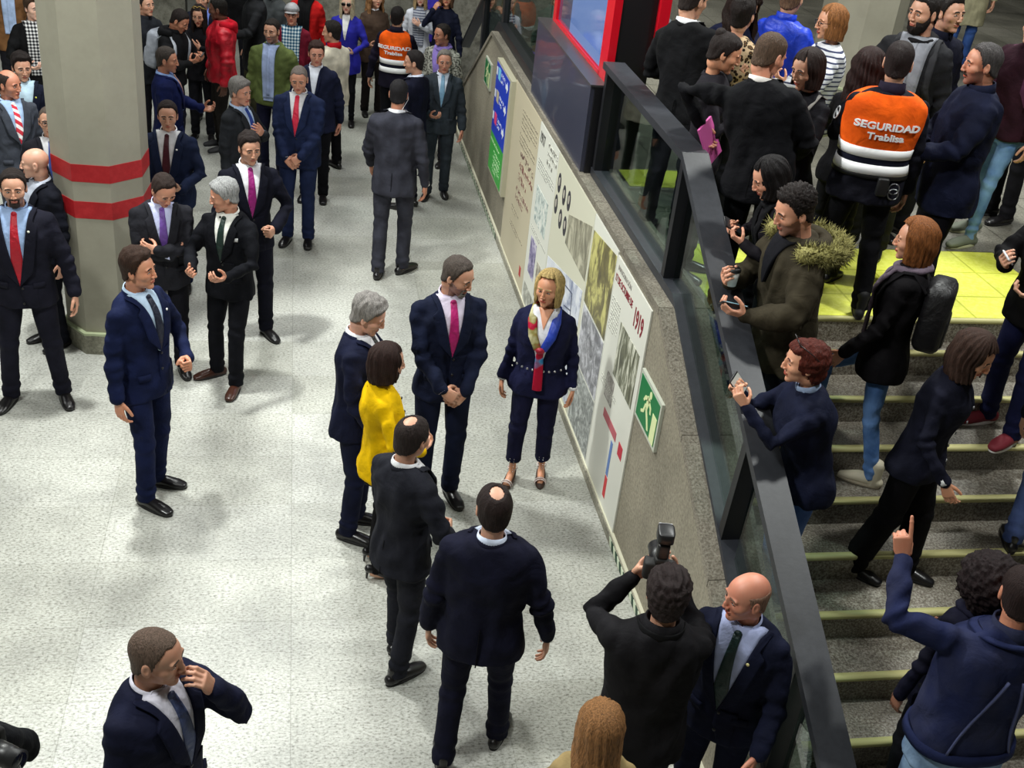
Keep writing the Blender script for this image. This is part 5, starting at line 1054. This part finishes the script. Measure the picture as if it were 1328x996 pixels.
person('lilac','balding man in tweed jacket with lilac scarf looking left',1.76,13.86,H=1.72,a=-20,top=dict(kind='jacket',col=(176,176,166),open='V',shirt=(150,128,208),fab='tweed',col2=(70,70,66),vw=.09,lapel=0,zb=1.05),legs=dict(col=(40,40,48)),hair=('receding',(40,34,32)),skin=(176,124,100),L='down',R='down',head=(-30,6,0),extra=(('scarf',(148,126,206),'cloth',.0,False),),group=GB)
person('elder','elderly man in grey suit with pale blue tie by the stair wall',1.64,12.71,H=1.70,a=6,top=S((62,70,80),(120,160,190),shirt=(210,216,230),vw=.062),hair=('receding',(130,124,118)),skin=(190,136,112),L='down',R='belly',head=(4,6,0),feet=((.10,.06,0,10),(-.10,-.06,0,-12)),group=GB)
person('navyprofL','young man in navy jacket in profile facing left by the guard',1.28,12.29,H=1.78,a=-112,top=S((22,24,46),None,shirt=(214,222,240)),hair=('crew',(34,28,28)),skin='tan',L='down',R='down',head=(26,6,0),group=GB)
person('greysuitback','man in mid grey suit with earpiece, back turned, hands by his sides',0.95,10.47,H=1.96,a=178,top=S((66,68,80),None,hem=.77),hair=('crew',(34,32,34)),skin=(190,134,108),L='downfwd',R='down',head=(4,12,0),extra=(('earpiece',),),feet=((.09,.10,0,4),(-.10,-.06,0,-30)))
person('blueshirttop','man in navy jacket and light blue shirt at the top behind the red jacket',-1.13,15.17,H=1.66,a=4,top=dict(kind='jacket',col=(26,28,44),open='full',shirt=(120,140,220),vw=.09,lapel=0),hair=('short',(50,40,36)),L='down',R='belly',group=GB)
person('coattop','person in dark coat and olive trousers walking past at the top',-0.50,15.19,H=1.86,a=-60,top=dict(kind='coat',col=(40,42,46),open=None,collar='stand',hem=.66),legs=dict(col=(84,84,60)),hair=('short',(60,50,44)),L='gest',R='down',group=GB)
person('greytop','person in grey jacket behind the man with the cap',-0.27,15.76,H=1.74,a=-20,top=dict(kind='jacket',col=(92,96,98),open=None,collar='stand'),legs=dict(col=(44,44,50)),hair=('short',(60,50,44)),L='down',R='down',group=GB)
person('purpletop','person in violet top at the top edge behind the dark blue top',2.01,17.08,H=1.66,a=0,fem=True,top=dict(kind='blouse',col=(60,48,160),open=None,collar='crew'),hair=('short',(40,30,26)),L='down',R='down',group=GB)
person('blackcoattop','person in black coat at the top between the red jacket and the coat',-0.79,16.62,H=1.76,a=10,top=dict(kind='coat',col=(20,20,24),open=None,collar='stand'),hair=('short',(40,30,26)),L='down',R='down',group=GB)
# --- foreground
person('baldingbl','balding man in navy suit, hand to his face, bottom left of the hall',-0.52,3.39,H=1.76,a=68,w=1.08,top=S((26,28,54),(60,72,110),shirt=(216,214,228)),hair=('shaved',(104,86,74)),skin=(186,140,116),L='face',R='down',head=(16,6,0),stub=False)
person('photographer','photographer in black jacket seen from behind, raising a camera',1.58,3.58,H=1.82,a=180,w=1.06,top=dict(kind='jacket',col=(30,28,32),open=None,collar='stand',hem=.78),legs=dict(col=(28,30,40)),hair=('curlytop',(48,38,38)),skin='tan',L='camera',R='cameralens',head=(-4,0,0),extra=(('neckstrap',),))
person('baldright','bald man in navy blazer with pin and green tie, head turned left',2.04,3.70,H=1.7,a=-28,w=1.06,top=S((24,28,54),(26,56,54),shirt=(176,186,226),vw=.095,zb=1.02,pin=(210,200,140)),hair=('fringe',(150,116,98)),skin=(200,136,112),L='downfwd',R='down',head=(-42,4,0),lean=3)
person('longhair','woman with long light brown hair at the bottom edge, back turned',1.18,3.03,H=1.62,a=185,fem=True,top=dict(kind='jacket',col=(150,130,90),open=None,collar='crew'),hair=('longstraight',(158,112,70)),skin='fair',L='down',R='down')
person('cameraman','camera operator in dark clothes just outside the lower left edge',-1.33,3.20,H=1.76,a=70,top=dict(kind='jacket',col=(24,26,30),open=None,collar='stand'),hair=('short',(50,40,34)),L='camera',R='cameralens')
# --- landing
def G(*a,**k): k.setdefault('group',GS); return person(*a,**k)
G('leansuit','man in black suit leaning forward with his back turned, beside the totem',2.60,7.39,LZ,H=1.74,a=150,top=S((20,20,24),None,hem=.78),hair=('short',(44,34,32)),skin='tan',L='belly',R='fistfront',head=(-20,10,0),lean=6,feet=((.1,.05,0,5),(-.1,-.05,0,-5)),side=9)
G('leopard','woman in leopard print top with her back turned, behind the woman with the bun',2.99,7.60,LZ,H=1.62,a=150,fem=True,top=dict(kind='blouse',col=(196,170,136),fab='leopard',open=None,collar='crew'),hair=('short',(30,22,20)),L='down',R='down')
G('bun','dark-haired woman with hair in a bun looking down on the landing',2.54,6.69,LZ,H=1.58,a=70,fem=True,top=dict(kind='jacket',col=(40,38,44),open=None,collar='crew'),hair=('bun',(36,26,24)),skin=(206,150,118),L='phone',R='chest',head=(12,18,0))
G('curlynavy','dark curly-haired person in navy top looking down near the totem',3.03,7.84,LZ,H=1.68,a=20,fem=True,w=1.1,top=dict(kind='sweater',col=(36,40,74),open=None,collar='crew'),hair=('longwavy',(44,30,26)),skin='tan',L='phone',R='phone',head=(6,30,0),lean=6)
G('bluejkt','person in bright royal blue jacket with back turned on the landing',3.55,8.13,LZ,H=1.66,a=140,top=dict(kind='jacket',col=(22,60,200),open=None,collar='stand',puff=.015,fab='shiny'),hair=('short',(110,84,66)),L='phone',R='down',head=(10,6,0))
G('crewsuit','crew-cut man in black suit, back turned, reaching left over the rail',2.68,6.07,LZ,H=1.72,a=152,w=1.14,top=S((17,17,22),None,shirt=(220,214,210)),hair=('crew',(92,72,58)),skin=(208,148,122),L=((.45,-.08,1.12),(1,.3,.5),(-.35,-.3,-.9),(-1,0,0),'relax'),R='belly',head=(-24,18,0),lean=4,side=12)
G('darkface','dark-haired woman in black coat facing the crew-cut man',3.03,6.44,LZ,H=1.57,a=-45,fem=True,top=dict(kind='coat',col=(26,24,30),open=None,collar='crew'),hair=('bob',(44,32,30)),skin='tan',L='chest',R='belly',head=(-10,16,0),extra=(('strap',(120,116,112),1),))
G('striped','woman with short copper hair and glasses in striped top',3.69,7.66,LZ,H=1.6,a=-75,fem=True,w=1.12,top=dict(kind='sweater',col=(222,224,230),fab='hstripe',col2=(60,64,90),open=None,collar='crew'),legs=dict(col=(40,44,60)),hair=('bob',(158,104,60)),skin=(214,160,130),L='phone',R='belly',head=(-4,6,0),extra=(('glasses',False),))
G('longdark','woman with long dark hair, back turned, beside the guard on the landing',3.52,6.67,LZ,H=1.52,a=150,fem=True,top=dict(kind='coat',col=(22,20,26),open=None,collar='crew'),hair=('longwavy',(46,26,24)),skin='tan',L='phone',R='down',head=(16,4,0))
G('guardB','security guard in orange reflective vest with handcuffs on the landing',3.43,6.18,LZ,H=1.7,a=178,w=1.2,top=dict(kind='jacket',col=(24,24,36),open=None,collar='stand',colc=(44,38,60)),legs=dict(col=(20,20,26)),hair=('crew',(40,30,30)),skin='tan',L='chest',R='down',head=(-14,6,0),extra=(('vest',),('cuffs',),('badge',0)),feet=((.2,.0,0,10),(-.16,.05,0,-10)),shoes=('boot',(18,18,20)))
G('beard','bearded man in grey shirt and black jacket on the landing',4.09,7.17,LZ,H=1.82,a=-28,w=1.05,top=dict(kind='jacket',col=(40,40,44),open='full',shirt=(140,142,150),vw=.09,lapel=0,collar=None),legs=dict(col=(30,30,34)),hair=('crew',(32,26,24)),skin='tan',L='down',R='belly',head=(-30,6,0),beard=('full',(34,26,24),.010),extra=(('backpack',(40,40,44),(58,58,62)),('scarf',(24,22,26),'cloth',0,False)))
G('darkbehind','person in navy coat behind the bearded man',4.45,7.51,LZ,H=1.76,a=30,top=dict(kind='coat',col=(24,26,44),open=None,collar='stand'),hair=('short',(30,24,22)),L='down',R='down')
G('mustache','balding man with moustache in navy coat facing left',4.00,6.21,LZ,H=1.72,a=-86,w=1.1,top=dict(kind='coat',col=(24,28,54),open=None,collar='stand',hem=.72,puff=.012),legs=dict(col=(20,20,28)),hair=('receding',(70,66,66)),skin=(200,142,116),L='gest',R='belly',head=(-4,6,0),extra=(('moustache',(60,50,46)),),stub=True)
G('edgemaroon','person in dark maroon jacket and jeans at the right edge',5.12,7.45,LZ,H=1.72,a=-60,top=dict(kind='jacket',col=(50,20,34),open=None,collar='stand',hem=.84,puff=.015),legs=dict(fab='denim',col=(112,146,186),col2=(76,108,150),slim=1),shoes=('sneaker',(110,116,100),(190,190,150)),hair=('short',(40,30,28)),L='down',R='belly',feet=((.10,-.15,0,0),(-.14,.15,0,-8)),extra=(('backpack',(58,26,40),(96,50,80)),))
G('beigecoat','person in beige coat and blue jeans at the top right',7.90,12.95,LZ,H=1.72,a=0,top=dict(kind='coat',col=(166,160,130),open=None,collar='stand',hem=.55,flare=.1),legs=dict(fab='denim',col=(60,90,150),col2=(40,66,120)),hair=('short',(60,44,36)),L='down',R='down')
G('edgejacket','person in black jacket at the right edge behind the maroon jacket',5.60,7.90,LZ,H=1.70,a=-70,top=dict(kind='jacket',col=(20,18,24),open=None,collar='stand'),legs=dict(col=(30,28,34)),hair=('short',(40,30,28)),L='belly',R='down')
G('guardC','security guard in reflective vest beyond the far stairs, left of the totem',3.28,16.75,0,H=1.76,a=60,top=dict(kind='jacket',col=(28,26,44),open=None,collar='stand'),legs=dict(col=(22,22,30)),hair=('crew',(26,20,20)),skin='tan',L='down',R='belly',extra=(('vest',),),group='security guards in orange vests')
G('greysleeve','person in grey-green jacket on the far stairs, left of the totem',3.50,15.75,.15,H=1.74,a=20,top=dict(kind='jacket',col=(84,100,92),open=None,collar='stand'),legs=dict(col=(30,30,36)),hair=('short',(40,30,26)),skin='tan',L='down',R='down')
# --- stairs
z3,z4,z6=LZ-3*RIS,LZ-4*RIS,LZ-6*RIS
G('selfie','black-haired woman in black scarf looking at her phone by the rail',2.74,5.61,LZ-2*RIS,H=1.52,a=-82,fem=True,top=dict(kind='coat',col=(26,22,28),open=None,collar='crew',hem=.76),hair=('bob',(20,16,18)),skin=(206,150,124),L='phone',R='phone',head=(0,22,0),lean=16,extra=(('scarf',(18,18,22),'cloth',.05,False),))
G('parka','curly-haired man in green parka with fur hood holding phone and cup',2.69,5.29,z4,H=1.8,a=-72,top=dict(kind='parka',col=(66,60,46),open='V',zb=1.25,shirt=(22,22,28),vw=.06,lapel=0,collar=None,hem=.74,puff=.018),legs=dict(col=(30,32,44)),hair=('afro',(34,26,24)),skin=(208,152,124),L='gest',R='phone',head=(0,16,0),lean=8,extra=(('hood',(66,60,46),(176,168,104)),),stub=True)
G('redcurl','woman with curly dark red hair in navy coat filming with a phone',2.62,4.57,z6,H=1.6,a=-80,fem=True,w=1.18,top=dict(kind='coat',col=(26,30,56),open=None,collar='shirt',hem=.80,shirt=(160,180,214)),legs=dict(fab='denim',col=(92,122,180),col2=(66,92,150),slim=.3),shoes=('sneaker',(150,170,190),(220,220,220)),hair=('redcurl',(92,36,26)),skin=(214,160,130),L='phonehi',R='phonehi',head=(-8,0,0),lean=14,extra=(('headglasses',(24,20,22)),))
G('bob','woman with copper bob, mauve scarf and black jacket climbing the stairs',3.33,5.29,z4,H=1.62,a=-112,fem=True,w=1.08,top=dict(kind='coat',col=(20,18,22),open=None,collar='crew',hem=.76),legs=dict(fab='denim',col=(96,130,180),col2=(60,92,142),slim=.8),shoes=('boot',(190,182,160),(150,140,120)),hair=('bobfull',(142,86,44)),skin=(206,152,124),L='downfwd',R='down',head=(4,6,0),feet=((.09,.14,.0,0),(-.09,-.34,RIS,-6)),extra=(('scarf',(112,98,112),'knit',.32,False),('backpack',(20,18,22))))
G('curly67','woman with dark wavy hair in navy jacket walking down to the right',3.35,4.72,z6,H=1.62,a=58,fem=True,w=1.1,top=dict(kind='jacket',col=(28,30,48),open=None,collar='shirt',hem=.80,shirt=(30,60,190),btns=(170,170,175),cuff=(235,235,235)),legs=dict(col=(14,12,16),kind='wide'),hair=('shag',(66,46,38)),skin=(206,150,118),L='down',R='downfwd',head=(-8,20,0),lean=7,feet=((.10,-.10,0,6),(-.10,.16,0,-4)))
G('edge68','person in black jacket and jeans with white phone at the right edge',4.34,5.45,z3,H=1.72,a=-60,top=dict(kind='jacket',col=(16,15,18),open=None,collar='stand',puff=.012),legs=dict(fab='denim',col=(30,34,74),col2=(22,26,56)),shoes=('sneaker',(120,30,44),(230,225,222)),hair=('short',(30,24,22)),L='belly',R='phone',feet=((.12,.0,0,10),(-.14,.06,0,-10)))
G('edge71','person in blue jeans stepping down at the right edge',4.22,4.68,z6+RIS,H=1.72,a=160,top=dict(kind='jacket',col=(30,32,50),open=None,collar='stand'),legs=dict(fab='denim',col=(84,100,150),col2=(60,74,120)),hair=('short',(30,24,22)),L='down',R='down')
G('curly70','person with very big dark curly hair and navy scarf at lower right',3.06,3.55,LZ-9*RIS,H=1.52,a=200,fem=True,top=dict(kind='coat',col=(20,20,40),open=None,collar='stand'),hair=('curlybig',(36,24,26)),skin=(150,104,84),L='down',R='belly',extra=(('scarf',(20,20,40),'cloth',0,False),))
G('denim','man in dark blue denim jacket, arm raised and pointing, lower right',2.94,3.23,LZ-10*RIS,H=1.86,a=192,w=1.2,top=dict(kind='jacket',col=(48,52,80),col2=(28,34,66),fab='denim',open=None,collar='stand',hem=.92),legs=dict(fab='denim',col=(138,160,186),col2=(104,128,160)),hair=('crew',(44,30,28)),skin=(190,130,104),L=((.30,-.32,1.62),(1,.4,-.4),(.15,-.3,1),(-.3,-1,0),'point'),R='belly',head=(-24,10,0),lean=6,side=-8,extra=(('stitch',),))
# ------------------------------------------------------------------ things they hold
def phone(key,i,label,scr=(150,190,210),body=(24,24,28),tilt=0,off=(.035,-.01,-.075),emi=.5,group='phones held by people on the stairs'):
    p,Rm=hand_world(key,i,off); r=empty('smartphone',label,'phone',tuple(p),0,group); W=np.stack([Rm[:,1],Rm[:,0],Rm[:,2]],1)
    W=np.stack([Rm[:,0],Rm[:,1],Rm[:,2]],1)@rz(R_(tilt))
    obj('casing',rbox((0,0,0),(.010,.072,.148),.05).xf(W),plain('phone_body',body,.35),r); obj('screen',cbox((.0058 if i else -.0058,0,0),(.0012,.064,.132)).xf(W),plain('phone_screen',scr,.2,emit=emi),r,False); return r
phone('redcurl',1,'dark smartphone filming, held up by the red-haired woman',(170,176,170)); phone('selfie',1,'smartphone held close by the black-haired woman',(60,64,70),emi=.1)
phone('parka',0,'smartphone with lit screen in the parka man\'s hand',(140,190,204),emi=.9); phone('edge68',1,'white smartphone held at the right edge of the stairs',(190,196,205),(225,225,228),emi=.1)
phone('backpack',0,'smartphone held low by the man with the grey backpack',(60,80,90),emi=.2); phone('maroontie',0,'small phone in the hands of the maroon tie man',(60,60,64),emi=.05); phone('longdark',0,'dark phone held by the long-haired woman beside the guard',(40,40,44),emi=.05)
p,Rm=hand_world('parka',1,(.045,.0,-.07)); r=empty('paper_cup','black and white paper cup held by the parka man','cup',tuple(p))
obj('cup',rings(np.array([[(math.cos(q)*rr,math.sin(q)*rr,zz) for q in np.linspace(0,2*PI,24,endpoint=False)] for rr,zz in ((.030,-.055),(.038,.03))])),plain('cup_white',(215,215,210),.6),r); obj('lid',rings(np.array([[(math.cos(q)*rr,math.sin(q)*rr,zz) for q in np.linspace(0,2*PI,24,endpoint=False)] for rr,zz in ((.041,.028),(.042,.038),(.036,.046))])),plain('lid_black',(24,24,26),.4),r)
p,Rm=hand_world('crewsuit',0,(.03,0,-.12)); obj_=obj('folder',cbox((0,0,0),(.015,.17,.24)).xf(Rm),plain('pink_card',(205,88,160),.6),None,False); obj_.location=tuple(p); tag(obj_,'pink folder held out by the crew-cut man in black suit','folder')
def camera_thing(key,label,head_off,yaw):
    p=local_world(key,head_off); r=empty('camera',label,'camera',tuple(p),PEOPLE[key]['rot']+R_(yaw),'press cameras'); bk=plain('camera_black',(26,26,28),.4); g2=plain('camera_rubber',(18,18,18),.7)
    obj('camera_body',join([rbox((0,0,0),(.145,.06,.095),.12),rbox((.0,-.0,.058),(.06,.06,.035),.2),rbox((.055,-.02,-.0),(.03,.05,.09),.2)]),g2,r)
    ln=obj('lens',tube([(0,-.02,0),(0,-.06,0),(0,-.062,0),(0,-.13,0),(0,-.132,0),(0,-.165,0)],[.036,.037,.041,.041,.038,.043],n=24,round_=False),bk,r); obj('front_glass',tube([(0,-.164,0),(0,-.167,0)],[.034,.033],n=20,round_=False),plain('lens_glass',(10,12,24),.05),ln)
    fl_=obj('flash',join([rbox((0,.0,.11),(.055,.05,.075),.12),rbox((0,-.015,.185),(.075,.10,.055),.12)]),bk,r); obj('flash_window',cbox((0,-.067,.185),(.06,.004,.04)),plain('flash_lens',(190,190,195),.3),fl_,False); obj('red_light',ell((.018,-.028,.10),(.004,.003,.004),n=5,m=6),plain('red_led',(255,30,30),.3,emit=3.),r)
    return r
camera_thing('photographer','black camera with flash raised by the photographer',(.02,-.19,1.61),0)
camera_thing('cameraman','dark camera poking in at the lower left edge',(0,-.33,1.60),0)
